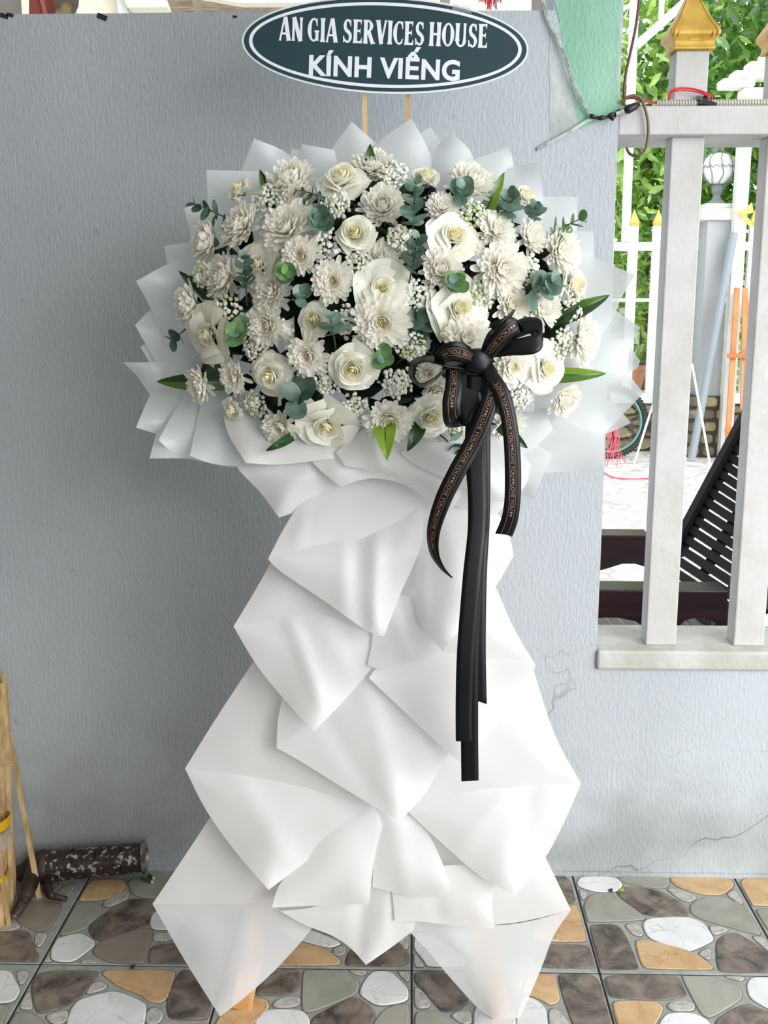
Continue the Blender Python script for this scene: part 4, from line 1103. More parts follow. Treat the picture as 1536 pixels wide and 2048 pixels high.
# ================================================================== PAPER
def skirtY(px, py):
    Y = -.5
    for _ in range(5):
        z = at(px, py, Y).z; Y = -.585 + .135 * z + .38 * max(0.0, z - .93)
    return Y
def collarY(px, py):
    # the collar lies behind the flowers and comes forward below them
    f = min(1.0, max(0.0, (py - 620) / 330.0))
    return -.395 - .12 * f * f
def outline(pts, sharp=32, seg=5):
    n = len(pts); V = [Vector(p) for p in pts]; out = []
    def is_sharp(i):
        a = (V[i] - V[i - 1]); b_ = (V[(i + 1) % n] - V[i])
        a = Vector((a.x, a.y)); b_ = Vector((b_.x, b_.y))
        return a.length < 1e-6 or b_.length < 1e-6 or math.degrees(a.angle(b_)) > sharp
    S = [is_sharp(i) for i in range(n)]
    for i in range(n):
        p1 = V[i]; p2 = V[(i + 1) % n]
        p0 = V[i - 1] if not S[i] else p1 * 2 - p2
        p3 = V[(i + 2) % n] if not S[(i + 1) % n] else p2 * 2 - p1
        L_ = (Vector((p2.x, p2.y)) - Vector((p1.x, p1.y))).length
        k_ = max(1, min(12, int(L_ / 14)))
        for k in range(k_):
            u = k / k_
            out.append(0.5 * ((2 * p1) + (p2 - p0) * u + (2 * p0 - 5 * p1 + 4 * p2 - p3) * u * u + (3 * p1 - p0 - 3 * p2 + p3) * u ** 3))
    return out
def sheet_mesh(pts, d0, Yf_, bulge=.01, folds=(), seed=0, step=13, wr=.0015):
    pts = [(p[0], p[1], p[2] if len(p) > 2 else 0.0) for p in pts]
    B = outline(pts); n = len(B)
    bx = np.array([p.x for p in B]); by = np.array([p.y for p in B]); bd = np.array([p.z for p in B])
    x0, x1, y0, y1 = bx.min(), bx.max(), by.min(), by.max()
    poly = [(p.x, p.y) for p in B]
    ins = []; yy = y0 + step / 2; row = 0
    seg_a = np.stack([bx, by], 1); seg_b = np.roll(seg_a, -1, 0); ab = seg_b - seg_a; L2 = (ab ** 2).sum(1) + 1e-9
    def dist(x, y):
        ap = np.array([x, y]) - seg_a; t_ = np.clip((ap * ab).sum(1) / L2, 0, 1)
        return np.sqrt((((ap - ab * t_[:, None])) ** 2).sum(1).min())
    while yy < y1:
        xx = x0 + (step / 2 if row % 2 else 0)
        while xx < x1:
            if in_poly(xx, yy, poly) and dist(xx, yy) > step * .45: ins.append((xx, yy))
            xx += step
        yy += step * .87; row += 1
    V2 = [Vector(p) for p in poly] + [Vector(p) for p in ins]
    r = delaunay_2d_cdt(V2, [(i, (i + 1) % n) for i in range(n)], [list(range(n))], 1, 1e-4)
    vs, fs = r[0], r[2]
    rs = random.Random(seed); ph = rs.uniform(0, 50)
    out = []; dmax = max([dist(*p) for p in ins] + [6.0])
    for v in vs:
        x, y = v.x, v.y
        dx = bx - x; dy = by - y; rr_ = np.hypot(dx, dy)
        j = rr_.argmin()
        if rr_[j] < 0.5: d = bd[j]; e = 0
        else:
            a = np.arctan2(dy, dx); al = np.roll(a, -1) - a; al = (al + np.pi) % (2 * np.pi) - np.pi
            tn = np.tan(np.clip(al / 2, -1.5, 1.5)); w_ = (np.roll(tn, 1) + tn) / rr_
            s_ = w_.sum(); d = float((w_ * bd).sum() / s_) if abs(s_) > 1e-9 else float(bd.mean())
            d = min(max(d, bd.min()), bd.max())
            e = min(1, dist(x, y) / dmax)
        d += d0 + .42 * bulge * math.sin(e * math.pi / 2)
        for (cx, cy, ang, wl, amp) in folds:      # soft creases running along 'ang' through (cx,cy)
            ca, sa = math.cos(R(ang)), math.sin(R(ang))
            q = (-(x - cx) * sa + (y - cy) * ca) / wl
            l_ = ((x - cx) * ca + (y - cy) * sa)
            d += .36 * amp * math.exp(-q * q) * min(1, e * 3 + .25)
        d += wr * mnoise.noise(Vector((x * .012, y * .012, ph))) * 2
        p = at(x, y, Yf_(x, y) - d); out.append(p)
    return out, [tuple(f) for f in fs]
NS = [0]
def sheet(label, pts, d0, Yf_=None, mt='paper', name='paper_sheet', parent=None, group=None, **k):
    NS[0] += 1
    v, f = sheet_mesh(pts, d0, Yf_ or skirtY, seed=NS[0], **k)
    b = MB(); b.add(v, f)
    o = b.build(name, M[mt], parent, smooth=True)
    if parent is None: tag(o, label, 'paper', group)
    return o
GC = 'white wrapping paper sheets fanned round the flowers'
GS = 'white wrapping paper sheets of the skirt'
cl = lambda *a, **k: sheet(*a, Yf_=collarY, mt=k.pop('mt', 'paper2'), group=GC, name='collar_sheet', **k)
# upper collar, back to front
cl('white paper corner just right of the two pointed peaks at the top', [(830, 420), (842, 265), (862, 254), (884, 300), (880, 420)], -.030, bulge=.0)
cl('small white paper corner behind the top left of the bouquet', [(572, 350), (584, 297), (602, 301), (612, 360)], -.03, bulge=.0)
cl('tall pointed paper sheet under the left sign stick', [(600, 480), (634, 360), (663, 300), (703, 243, .02), (752, 286), (830, 350), (800, 500)], -.012, bulge=.012)
cl('tallest pointed paper sheet under the right sign stick', [(700, 500), (730, 340), (756, 286), (823, 236, .025), (852, 290), (868, 345), (862, 500)], .002, bulge=.014)
cl('pointed paper sheet above the upright rose right of the top', [(855, 460), (866, 330), (873, 292), (905, 265, .03), (948, 318), (965, 440)], .006, bulge=.012, folds=[(884, 320, 80, 14, .008)])
cl('wide paper sheet with square corner at the upper right', [(868, 470), (893, 340), (1018, 293, .02), (1028, 335), (1044, 470)], .012, bulge=.008)
cl('paper sheet with square corner above the small right-hand rose', [(955, 480), (978, 348), (1025, 334), (1077, 324, .03), (1086, 400), (1082, 490)], .018, bulge=.006)
cl('paper corner behind the eucalyptus tip at the upper right', [(1040, 520), (1060, 393), (1155, 394, .01), (1154, 465), (1150, 530)], -.02, bulge=.004)
cl('paper corner below the right eucalyptus tip, against the wall edge', [(1060, 540), (1100, 462), (1188, 463, .01), (1187, 530), (1182, 580)], -.012, bulge=.004)
cl('broad kite-shaped paper sheet at the right, over the wall edge', [(1060, 520), (1150, 506), (1185, 514), (1270, 550, .05), (1246, 590, .03), (1205, 665), (1120, 720), (1060, 640)], .010, bulge=.016)
cl('paper sheet with two notched corners at the far right', [(1080, 640), (1200, 640), (1228, 618), (1281, 655, .04), (1262, 688), (1250, 760), (1080, 800)], -.004, bulge=.01)
cl('small paper corner between the notched sheets at the right', [(1120, 680), (1250, 678), (1280, 722, .03), (1258, 748), (1120, 800)], -.02, bulge=.0)
cl('large paper sheet pointing right toward the fence posts', [(1080, 720), (1205, 735), (1258, 750), (1287, 786, .05), (1225, 850), (1190, 880), (1060, 880)], .012, bulge=.016)
cl('paper sheet with a small square tip by the bicycle tyre', [(1060, 840), (1225, 802), (1262, 846, .03), (1208, 869), (1060, 920)], .000, bulge=.006)
cl('big square paper sheet at the lower right of the bouquet', [(1000, 830), (1100, 818), (1160, 850), (1209, 869), (1208, 932, .03), (1105, 945), (1010, 936)], .022, bulge=.014, folds=[(1150, 880, -15, 16, .006)])
cl('paper corner hanging below the right ribbon tail', [(1000, 850), (1103, 907), (1068, 998, .03), (1028, 985), (960, 965)], .034, bulge=.01)
cl('small paper sheet behind the right ribbon tail', [(1005, 840), (1090, 816, .01), (1106, 860), (1030, 930), (1000, 930)], .040, bulge=.006)
# left
cl('paper sheet with square top corner at the upper left', [(600, 460), (560, 400), (482, 345), (508, 277, .03), (560, 298), (598, 322), (645, 420)], -.016, bulge=.008)
cl('paper sheet with narrow top behind the large top rose', [(590, 440), (595, 330), (604, 288, .02), (668, 300), (700, 430)], -.008, bulge=.008)
cl('square-cornered paper sheet left of the upper left rose', [(520, 510), (417, 440), (413, 340, .03), (521, 343), (580, 430)], .002, bulge=.008)
cl('grey-shaded small paper sheet behind the upper left eucalyptus', [(470, 540), (383, 482), (369, 417, .02), (410, 408), (500, 440)], -.014, bulge=.0)
cl('paper sheet with square corner at the left, below the eucalyptus', [(450, 600), (336, 536), (328, 492, .02), (402, 482), (460, 490)], -.006, bulge=.004)
cl('broad tilted paper sheet at the middle left', [(480, 720), (330, 690), (304, 622), (272, 562, .05), (355, 523), (480, 520)], .008, bulge=.016)
cl('pointed paper sheet left of the big open rose', [(460, 760), (310, 722), (270, 650, .03), (302, 618), (420, 640)], -.006, bulge=.006)
cl('small paper corner just above the long left spike', [(450, 770), (300, 727), (281, 694, .02), (302, 680), (440, 700)], -.016, bulge=.0)
cl('long spiked paper sheet reaching furthest left', [(480, 830), (300, 790), (272, 750), (246, 725, .06), (338, 724), (480, 725)], .002, bulge=.01)
cl('paper sheet with square lower left corner below the long spike', [(520, 840), (420, 745), (340, 720), (300, 790), (272, 855, .05), (314, 868), (420, 900), (520, 890)], .014, bulge=.016)
cl('lowest left paper sheet with a square bottom corner', [(560, 900), (440, 800), (345, 800), (313, 868), (299, 917, .05), (380, 918), (475, 936), (600, 930)], .026, bulge=.012, folds=[(400, 860, 75, 12, .006)])
cl('crossing paper sheet below the left mum', [(520, 860), (395, 745), (350, 820), (317, 880, .03), (352, 908), (440, 926), (540, 900)], .038, bulge=.014)
cl('upright edged paper sheet under the lower left mums', [(560, 880), (500, 810), (402, 805), (390, 860), (380, 912, .03), (440, 930), (560, 935)], .052, bulge=.012)
# front cup under the flowers
fr = lambda *a, **k: sheet(*a, Yf_=collarY, mt='paper', group=GC, name='front_sheet', **k)
fr('large drooping paper sheet with the lowest point left of the neck', [(455, 900), (478, 940), (520, 984), (558, 1035, .02), (636, 1008), (682, 972), (745, 956), (790, 930), (700, 860), (560, 860)], .050, bulge=.03, folds=[(600, 960, -50, 20, .012), (540, 930, -30, 12, .006)])
fr('big front paper sheet sweeping down behind the ribbon tails', [(780, 860), (800, 925), (870, 985), (930, 1020), (985, 1042, .0), (1010, 1010), (1048, 975), (1062, 930), (1000, 850), (880, 850)], .055, bulge=.022, folds=[(900, 930, 40, 14, .012), (960, 900, 60, 14, .010)])
fr('front paper sheet forming the arch over the neck of the stand', [(600, 880), (630, 930), (682, 974), (735, 957), (800, 966), (862, 1002), (900, 1024), (930, 980), (880, 880), (760, 850)], .080, bulge=.02, folds=[(700, 920, -35, 14, .012), (830, 940, 35, 12, .012)])
fr('rolled paper lip cupping the two mums at the lower left', [(445, 826), (458, 872), (492, 926, .02), (560, 929), (668, 917, .01), (672, 886), (620, 876), (540, 862), (480, 800)], .085, bulge=.018, folds=[(560, 900, 5, 10, .01)])
fr('curled paper lip round the bright leaf at the bottom centre', [(672, 905), (700, 880), (735, 852, .03), (752, 870, .03), (762, 912, .03), (784, 940, .02), (820, 956, .01), (862, 982), (800, 960), (735, 940), (690, 932)], .105, bulge=.016, folds=[(742, 890, 65, 9, .014)])
fr('folded paper lip right of the bright leaf', [(800, 905), (830, 890), (920, 880), (960, 900), (1000, 960), (1040, 1000), (980, 1000), (900, 960), (830, 930)], .098, bulge=.016, folds=[(900, 920, 25, 10, .012), (960, 960, 40, 9, .01)])
# ---- skirt
sk = lambda *a, **k: sheet(*a, group=GS, name='skirt_sheet', **k)
def folded(label, back, flap, d0, **k):
    bb = k.pop('bk', {}); fk = k.pop('fk', {})
    o = sk(label, back, d0, **bb)
    f = sheet(None, flap, d0, name='flap', parent=o, **fk)
    return o
# tier 4
sk('inner paper lining of the skirt behind the folded sheets', [(640, 960), (980, 980), (985, 1170), (1045, 1330), (1040, 1400), (1120, 1560), (1070, 1700), (985, 1800), (800, 1800), (560, 1790), (440, 1620), (520, 1330), (570, 1120)], -.008, bulge=.0, step=40)
folded('lowest left folded paper sheet, its tip touching the tiles', [(430, 1620), (372, 1708), (305, 1808), (420, 1808), (530, 1806), (600, 1800), (620, 1700), (540, 1600)],
       [(305, 1808), (420, 1808), (530, 1806), (640, 1800), (628, 1850), (560, 1930), (500, 1986, .01), (440, 2033, .02), (372, 1925)], .0, bk=dict(bulge=.02), fk=dict(mt='paper_low', bulge=.014, folds=[(480, 1900, 100, 26, .010)]))
folded('lowest right folded paper sheet, its tip touching the tiles', [(1083, 1698), (1142, 1820), (1050, 1842), (985, 1850), (940, 1780), (1010, 1700)],
       [(1142, 1820), (1108, 1870), (1085, 1930), (1062, 1985, .01), (1040, 2036, .02), (990, 2040, .02), (960, 2020), (900, 1955), (850, 1895), (806, 1852), (880, 1830), (985, 1850), (1060, 1842)], .0, bk=dict(bulge=.016), fk=dict(mt='paper_low', bulge=.012, folds=[(920, 1900, 60, 22, .008)]))
sk('lower centre paper sheet with a wavy tip above the floor', [(560, 1822), (640, 1810), (720, 1760), (840, 1770), (828, 1860), (785, 1893), (732, 1930, .02), (700, 1895), (665, 1872), (610, 1850)], .022, bulge=.012, folds=[(722, 1850, 95, 16, -.018), (770, 1840, 95, 14, .014)])
sk('plain paper sheet with a square corner, lower right of centre', [(780, 1740), (940, 1730), (992, 1752), (985, 1800), (988, 1857, .012), (900, 1850), (832, 1842), (790, 1842)], .034, bulge=.012, folds=[(870, 1800, 80, 18, -.010)])
# tier 3
folded('third tier left folded paper sheet, widest point at the left', [(512, 1315), (430, 1440), (370, 1537), (480, 1550), (620, 1578), (742, 1617), (700, 1500), (600, 1400)],
       [(370, 1537), (480, 1550), (620, 1578), (742, 1617), (700, 1660), (610, 1725), (537, 1780, .03), (470, 1702), (412, 1620)], .055, bk=dict(bulge=.02), fk=dict(bulge=.02, folds=[(520, 1630, 60, 24, .008)]))
folded('third tier right folded paper sheet, widest point at the right', [(1066, 1338), (1110, 1470), (1162, 1567), (1060, 1572), (930, 1584), (812, 1620), (860, 1500), (960, 1420)],
       [(1162, 1567), (1125, 1652), (1086, 1722), (1030, 1792, .03), (960, 1752), (868, 1672), (812, 1620), (930, 1584), (1060, 1572)], .055, bk=dict(bulge=.018), fk=dict(bulge=.02, folds=[(960, 1650, 130, 20, .010), (1060, 1600, 100, 20, -.008)]))
sk('square paper sheet below the left third-tier fold', [(640, 1650), (745, 1600), (764, 1650), (748, 1720), (738, 1808, .02), (640, 1811), (544, 1815, .012), (556, 1775), (595, 1720)], .052, bulge=.014, folds=[(650, 1740, 120, 30, .008)])
sk('paper sheet with a slanting hem between the two lower folds', [(755, 1600), (800, 1620), (845, 1650), (878, 1710), (908, 1790, .016), (830, 1793), (745, 1774), (748, 1700)], .044, bulge=.016, folds=[(800, 1700, 80, 20, .010)])
# centre
sk('central paper sheet with a large point above the skirt hem', [(565, 1395), (556, 1440), (553, 1496), (600, 1522), (690, 1578), (797, 1643, .03), (850, 1588), (905, 1492), (860, 1400), (742, 1330), (640, 1340)], .095, bulge=.022, folds=[(760, 1480, 75, 26, .014), (570, 1480, -20, 10, .006), (690, 1500, 60, 22, -.008)])
# tier 2
folded('second tier left folded paper sheet with a long pointed flap', [(548, 1115), (505, 1190), (467, 1253), (540, 1240), (640, 1229), (760, 1276), (760, 1180), (640, 1100)],
       [(467, 1253), (540, 1240), (640, 1229), (760, 1276), (752, 1322), (700, 1388), (628, 1463, .035), (565, 1395), (510, 1325)], .120, bk=dict(bulge=.022), fk=dict(bulge=.024, folds=[(600, 1290, 70, 13, .016), (690, 1330, 65, 22, .010)]))
folded('second tier right folded paper sheet under the ribbon tails', [(990, 1172), (1030, 1260), (1071, 1330), (980, 1318), (870, 1306), (756, 1330), (800, 1250), (900, 1180)],
       [(1071, 1330, .005), (1050, 1382), (1000, 1446), (925, 1530, .02), (860, 1472), (738, 1356, .01), (756, 1330), (870, 1306), (980, 1318)], .120, bk=dict(bulge=.02), fk=dict(bulge=.018, folds=[(850, 1390, -15, 18, -.006)]))
sk('crumpled paper layer at the centre between the second tier folds', [(740, 1180), (860, 1200), (890, 1290), (870, 1310), (760, 1340), (735, 1330), (745, 1270)], .130, bulge=.01, folds=[(800, 1260, 70, 14, .008)])
# tier 1
sk('gathered paper neck just under the flowers', [(600, 1000), (680, 950), (760, 940), (880, 980), (1000, 1030), (1012, 1080), (930, 1130), (800, 1180), (640, 1150), (590, 1080)], .095, bulge=.03, folds=[(710, 1040, 95, 14, .016), (760, 1030, 75, 12, .014), (650, 1040, 115, 16, .012), (860, 1060, 60, 14, .012)])
sk('right shoulder paper sheet with a rounded corner and a central point', [(830, 1000), (905, 1016), (965, 1022), (1004, 1042), (1022, 1082), (1027, 1112), (992, 1172), (935, 1240), (885, 1302, .03), (838, 1242), (830, 1180), (836, 1110), (845, 1050)], .150, bulge=.022, folds=[(842, 1120, 88, 11, .016), (905, 1130, 80, 20, .008)])
folded('left shoulder folded paper sheet with its flap over the centre', [(600, 1005), (566, 1060), (536, 1118), (600, 1100), (670, 1084), (740, 1072), (800, 1042), (846, 1012), (800, 950), (700, 935), (630, 955)],
       [(536, 1118), (600, 1100), (670, 1084), (740, 1070), (800, 1040), (846, 1010), (842, 1090), (800, 1190), (768, 1273, .03), (735, 1262, .02), (640, 1196), (560, 1142)], .160, bk=dict(bulge=.016, folds=[(600, 1070, 100, 10, .008)]), fk=dict(bulge=.022, folds=[(715, 1150, 88, 16, -.016), (752, 1150, 90, 12, .020), (780, 1150, 98, 12, -.006), (690, 1120, 92, 16, .006)]))
# ================================================================== FLOWERS
rr = random.Random(77)
# ---- chrysanthemum geometry (unit radius, facing +Z)
def petal_strip(b, az, r0, z0, L_, el0, el1, wd, mi=0, tw=0.0, cup=.25, nseg=5):
    "a floret: starts at radius r0, runs out with elevation el0 -> el1"
    r, z = r0, z0; rows = []
    ca, sa = math.cos(az), math.sin(az)
    for i in range(nseg + 1):
        u = i / nseg
        wdt = wd * (0.50 + 0.62 * math.sin(math.pi * min(1, u * .60 + .12))) * (1.0 if u < .9 else .62)
        e = el0 + (el1 - el0) * u
        nr, nz = -math.sin(e), math.cos(e)
        tx, ty = -sa * wdt / 2, ca * wdt / 2
        tz = math.sin(tw * u) * wdt / 2
        c_ = cup * wdt
        for s_ in (-1, 0, 1):
            o_ = c_ * (abs(s_) - .0)
            rows.append(((r + nr * o_) * ca + s_ * tx, (r + nr * o_) * sa + s_ * ty, z + nz * o_ + s_ * tz))
        r += math.cos(e) * L_ / nseg; z += math.sin(e) * L_ / nseg
    fs = []
    for i in range(nseg):
        for k in (0, 1): fs.append((i * 3 + k, i * 3 + k + 1, (i + 1) * 3 + k + 1, (i + 1) * 3 + k))
    b.add(rows, fs, mi)
GA = math.pi * (3 - math.sqrt(5))
def mum_inner(seed, kind):
    r = random.Random(seed); b = MB()
    if kind == 'open':      # visible heart
        rings = [(24, .14, .02, .80, .22, .75, .19), (24, .14, .05, .70, .42, 1.0, .18), (22, .13, .08, .58, .62, 1.3, .16), (20, .12, .10, .46, .85, 1.6, .14), (16, .11, .12, .36, 1.0, 1.8, .11)]
    elif kind == 'dense':
        rings = [(26, .12, .02, .86, .22, 1.0, .21), (24, .12, .05, .78, .42, 1.4, .21), (22, .10, .08, .70, .62, 1.8, .20), (20, .08, .10, .60, .85, 2.2, .18), (16, .06, .12, .52, 1.05, 2.5, .16), (12, .04, .14, .46, 1.2, 2.7, .14), (7, .02, .14, .42, 1.35, 2.9, .12)]
    else:                   # shaggy
        rings = [(26, .12, .0, .90, .15, .6, .19), (26, .12, .04, .80, .36, .9, .18), (24, .10, .07, .70, .58, 1.2, .17), (20, .08, .1, .58, .8, 1.6, .16), (16, .06, .12, .48, 1.0, 2.0, .14), (9, .03, .13, .42, 1.25, 2.3, .12)]
    for (n, r0, z0, L_, e0, e1, wd) in rings:
        o_ = r.random() * 6
        for k in range(n):
            petal_strip(b, o_ + 2 * math.pi * (k + r.uniform(-.25, .25)) / n, r0, z0 + r.uniform(-.02, .02), L_ * r.uniform(.86, 1.1), e0 + r.uniform(-.12, .12), e1 + r.uniform(-.3, .3), wd * r.uniform(.85, 1.15), tw=r.uniform(-1, 1))
    return b.mesh('florets_' + kind, M['petal'], smooth=True)
MI = {k: [mum_inner(s, k) for s in (1, 2)] for k in ('open', 'dense', 'shaggy')}
OUTER = []
for i, (L_, e0, e1, wd) in enumerate(((.90, .02, .55, .21), (.96, -.12, .35, .20), (.86, .15, .85, .22), (.95, -.28, .05, .19))):
    b = MB(); petal_strip(b, 0, .12, 0, L_, e0, e1, wd, nseg=6); OUTER.append(b.mesh('outer_petal_%d' % i, M['petal'], smooth=True))
def heart_mesh(m, name, n, rad, h):
    b = MB(); r = random.Random(5)
    for k in range(n):
        a = k * GA; q = math.sqrt((k + .5) / n) * rad
        c = (q * math.cos(a), q * math.sin(a), h + .10 * (1 - (q / rad) ** 2)); b.ball(c, .026 * r.uniform(.8, 1.25))
    return b.mesh(name, m)
H_Y = heart_mesh(M['heart'], 'heart_yellow', 44, .20, .20)
H_P = heart_mesh(M['heart_pale'], 'heart_pale', 26, .14, .26)
b = MB(); b.lathe([(0, -.30), (.12, -.22), (.24, -.06), (.14, .02), (0, .04)], 10); CAL = b.mesh('calyx', mat('calyx', srgb(92, 118, 62), .7), smooth=True)

CXY = (762, 610)
def dome(px, py):
    u = (px - CXY[0]) / 400.0; v = (py - CXY[1]) / 300.0
    return u, v, min(1.0, u * u + v * v)
def place(px, py, lift=0.0):
    u, v, q = dome(px, py)
    Y = -.455 - .135 * (1 - q) - .075 * max(0, v) - .02 * max(0, -u) - lift
    return at(px, py, Y), Vector((u * .75, -1, -v * .62))
def orient(n, spin=0.0):
    return Vector(n).normalized().to_track_quat('Z', 'Y') @ Quaternion((0, 0, 1), spin)
def stem(t, n, L_=.07):
    pass
def chrys(px, py, r, kind, label, tilt=(0, 0), lift=0.0, hy=True):
    p, n = place(px, py, lift); n = n.normalized() + Vector((tilt[0], 0, tilt[1]))
    s = r * (1.28 if abs(tilt[0]) > .35 or abs(tilt[1]) > .35 else 1.15) / pxm(p)
    t = thing('chrysanthemum', label, 'flower', p, 'white chrysanthemums in the bouquet')
    t.rotation_mode = 'QUATERNION'; t.rotation_quaternion = orient(n, rr.uniform(0, 6)); t.scale = (s,) * 3
    nn = 22
    for k in range(nn):
        me = OUTER[rr.choices((0, 1, 2, 3), (4, 3, 4, 1) if kind != 'dense' else (4, 1, 5, 0))[0]]
        z = rr.uniform(-.03, .02)
        inst('petal', me, t, (0, 0, z), Quaternion((0, 0, 1), 2 * math.pi * (k + rr.uniform(-.25, .25)) / nn), (rr.uniform(.86, 1.12), rr.uniform(.9, 1.2), 1))
    o = inst('florets', rr.choice(MI[kind]), t, (0, 0, 0)); o['kind'] = 'stuff'
    if kind != 'dense': inst('flower_heart', H_Y if hy else H_P, t)
    inst('calyx', CAL, t)
    return t
# ---- rose geometry
def rose_petal(b, az, span, r_base, r_mid, r_top, h0, h1, roll, point=.0, nu=7, nv=6, mi=0, lean=0.0, ruff=0.0, seed=0):
    r = random.Random(seed); vs = []; ph = r.uniform(0, 6)
    for j in range(nv + 1):
        v = j / nv
        rad = r_base * (1 - v) ** 2 + 2 * r_mid * v * (1 - v) + r_top * v * v
        wv = math.sin(math.pi * (0.16 + 0.84 * v) * .60) if v < .95 else .93
        for i in range(nu + 1):
            u = i / nu * 2 - 1
            edge = 1 - u * u * (.30 + .25 * v)
            hh = h0 + (h1 - h0) * v * (edge if v > 0 else 1) + point * v * v * max(0, 1 - abs(u) * 2.5)
            rl = roll * (v ** 4) + roll * .7 * (v ** 2) * u ** 4
            a = az + u * span / 2 * wv
            q = rad + rl + ruff * v * math.sin(u * 5 + ph)
            vs.append((q * math.cos(a), q * math.sin(a), hh - abs(rl) * .6 + ruff * .6 * v * math.cos(u * 6 + ph)))
    fs = []
    for j in range(nv):
        for i in range(nu):
            a = j * (nu + 1) + i; fs.append((a, a + 1, a + nu + 2, a + nu + 1))
    b.add(vs, fs, mi)
def rose_bud(seed, op):
    "spiral of inner petals; op = how open"
    b = MB(); r = random.Random(seed); n = 17
    for k in range(n):
        f = k / (n - 1.0); az = k * 2.3 + r.uniform(-.2, .2)
        rt = .025 + (.50 + .08 * op) * f ** 1.15; rm = .05 + .50 * f ** .8
        rose_petal(b, az, 4.2 - 2.1 * f, .03 + .12 * f, rm, rt, 0, .66 - .20 * f + r.uniform(-.02, .02) - .14 * op * f, .015 + .06 * f + .05 * op * f, mi=0 if f > .5 else 1, seed=seed * 50 + k, ruff=.007, nu=12, nv=8)
    return b.mesh('bud_%d' % seed, [M['petal_rose'], M['petal_rose_in']], smooth=True)
BUD = [rose_bud(1, .3), rose_bud(2, .7), rose_bud(3, .0)]
RP = []
for i, (rt, h1, roll, pt, ruff) in enumerate(((.82, .34, .10, .06, .02), (.98, .12, .10, .10, .03), (.72, .48, .08, .04, .015), (1.04, -.04, .04, .14, .03))):
    b = MB(); rose_petal(b, 0, 1.75, .10, .50, rt, -.05, h1, roll, point=pt, nu=13, nv=8, ruff=ruff, seed=i + 9); RP.append(b.mesh('rose_petal_%d' % i, M['petal_rose'], smooth=True))
def rose(px, py, r, label, budpos=(0, 0), tilt=(0, 0), form='open', bs=1.0, lift=0.0, skip=()):
    p, n = place(px, py, lift); n = n.normalized() + Vector((tilt[0], 0, tilt[1]))
    s = r / pxm(p)
    t = thing('rose', label, 'flower', p, 'white roses in the bouquet')
    t.rotation_mode = 'QUATERNION'; sp = rr.uniform(0, 6); t.rotation_quaternion = orient(n, sp); t.scale = (s,) * 3
    inst('bud', rr.choice(BUD), t, (0, 0, .05), None, (1.06 * bs, 1.06 * bs, 1.06 * bs))
    sets = {'open': ((5, 0, .9), (5, 1, 1.0), (4, 3, 1.0)), 'cup': ((5, 2, .95), (5, 0, 1.0), (3, 1, .9)), 'wild': ((3, 0, 1.0), (4, 1, 1.15), (3, 3, 1.2)), 'tight': ((5, 2, .9), (5, 2, 1.02), (4, 0, .95))}[form]
    for q, (n_, k_, sc) in enumerate(sets):
        o_ = rr.random() * 6
        for k in range(n_):
            a = o_ + 2 * math.pi * (k + rr.uniform(-.12, .12)) / n_
            inst('petal', RP[k_], t, (0, 0, -.03 * q), Quaternion((0, 0, 1), a) @ Quaternion((0, 1, 0), rr.uniform(-.30, .12) if form == 'wild' else rr.uniform(-.12, .06)), (sc * rr.uniform(.92, 1.08), sc * rr.uniform(.92, 1.12), sc * rr.uniform(.9, 1.1)))
    inst('calyx', CAL, t, (0, 0, -.02))
    return t
# ---- small cluster flowers
BL = []
for i, m in enumerate((M['gyp'], M['gyp_green'])):
    b = MB(); r = random.Random(i)
    b.ball((0, 0, 0), 1.0)
    for k in range(4): b.ball((.62 * math.cos(k * 1.6), .62 * math.sin(k * 1.6), .35), .55)
    BL.append(b.mesh('blossom_%d' % i, m, smooth=True))
def spray(px, py, r, label, green=.15, n=46, flat=.9):
    p, nv = place(px, py, .006); s = r * 1.08 / pxm(p)
    t = thing('filler_blossom_spray', label, 'flower', p, 'sprays of tiny white blossoms')
    t.rotation_mode = 'QUATERNION'; t.rotation_quaternion = orient(nv, rr.uniform(0, 6)); t.scale = (s,) * 3
    sb = MB(); rest = MB(); 
    pts = []
    for k in range(n):
        a = k * GA; q = math.sqrt((k + .5) / n) * rr.uniform(.85, 1.08)
        pts.append(Vector((q * math.cos(a) * rr.uniform(.9, 1.1), q * math.sin(a), .55 * math.sqrt(max(0, 1.1 - q * q)) * flat + rr.uniform(-.14, .12))))
    pts.sort(key=lambda v: -v.z)
    bs = .0039 / s
    for k, c in enumerate(pts):
        g = 1 if rr.random() < green else 0
        q = bs * rr.uniform(.75, 1.3)
        if k < 16: inst('blossom', BL[g], t, c, orient(c + Vector((0, 0, .4)), 0), q)
        else:
            rest.ball(c, q, g)
            rest.ball(c + Vector((q * .5, q * .3, q * .4)), q * .6, g)
        if k % 2 == 0: sb.tube([(0, 0, -.9), (c.x * .4, c.y * .4, c.z - .5), c], [.02, .016, .012], 4, cap=False)
    o = rest.build('blossoms', [M['gyp'], M['gyp_green']], t, smooth=True); o['kind'] = 'stuff'
    o = sb.build('stems', M['gyp_stem'], t); o['kind'] = 'stuff'
    return t
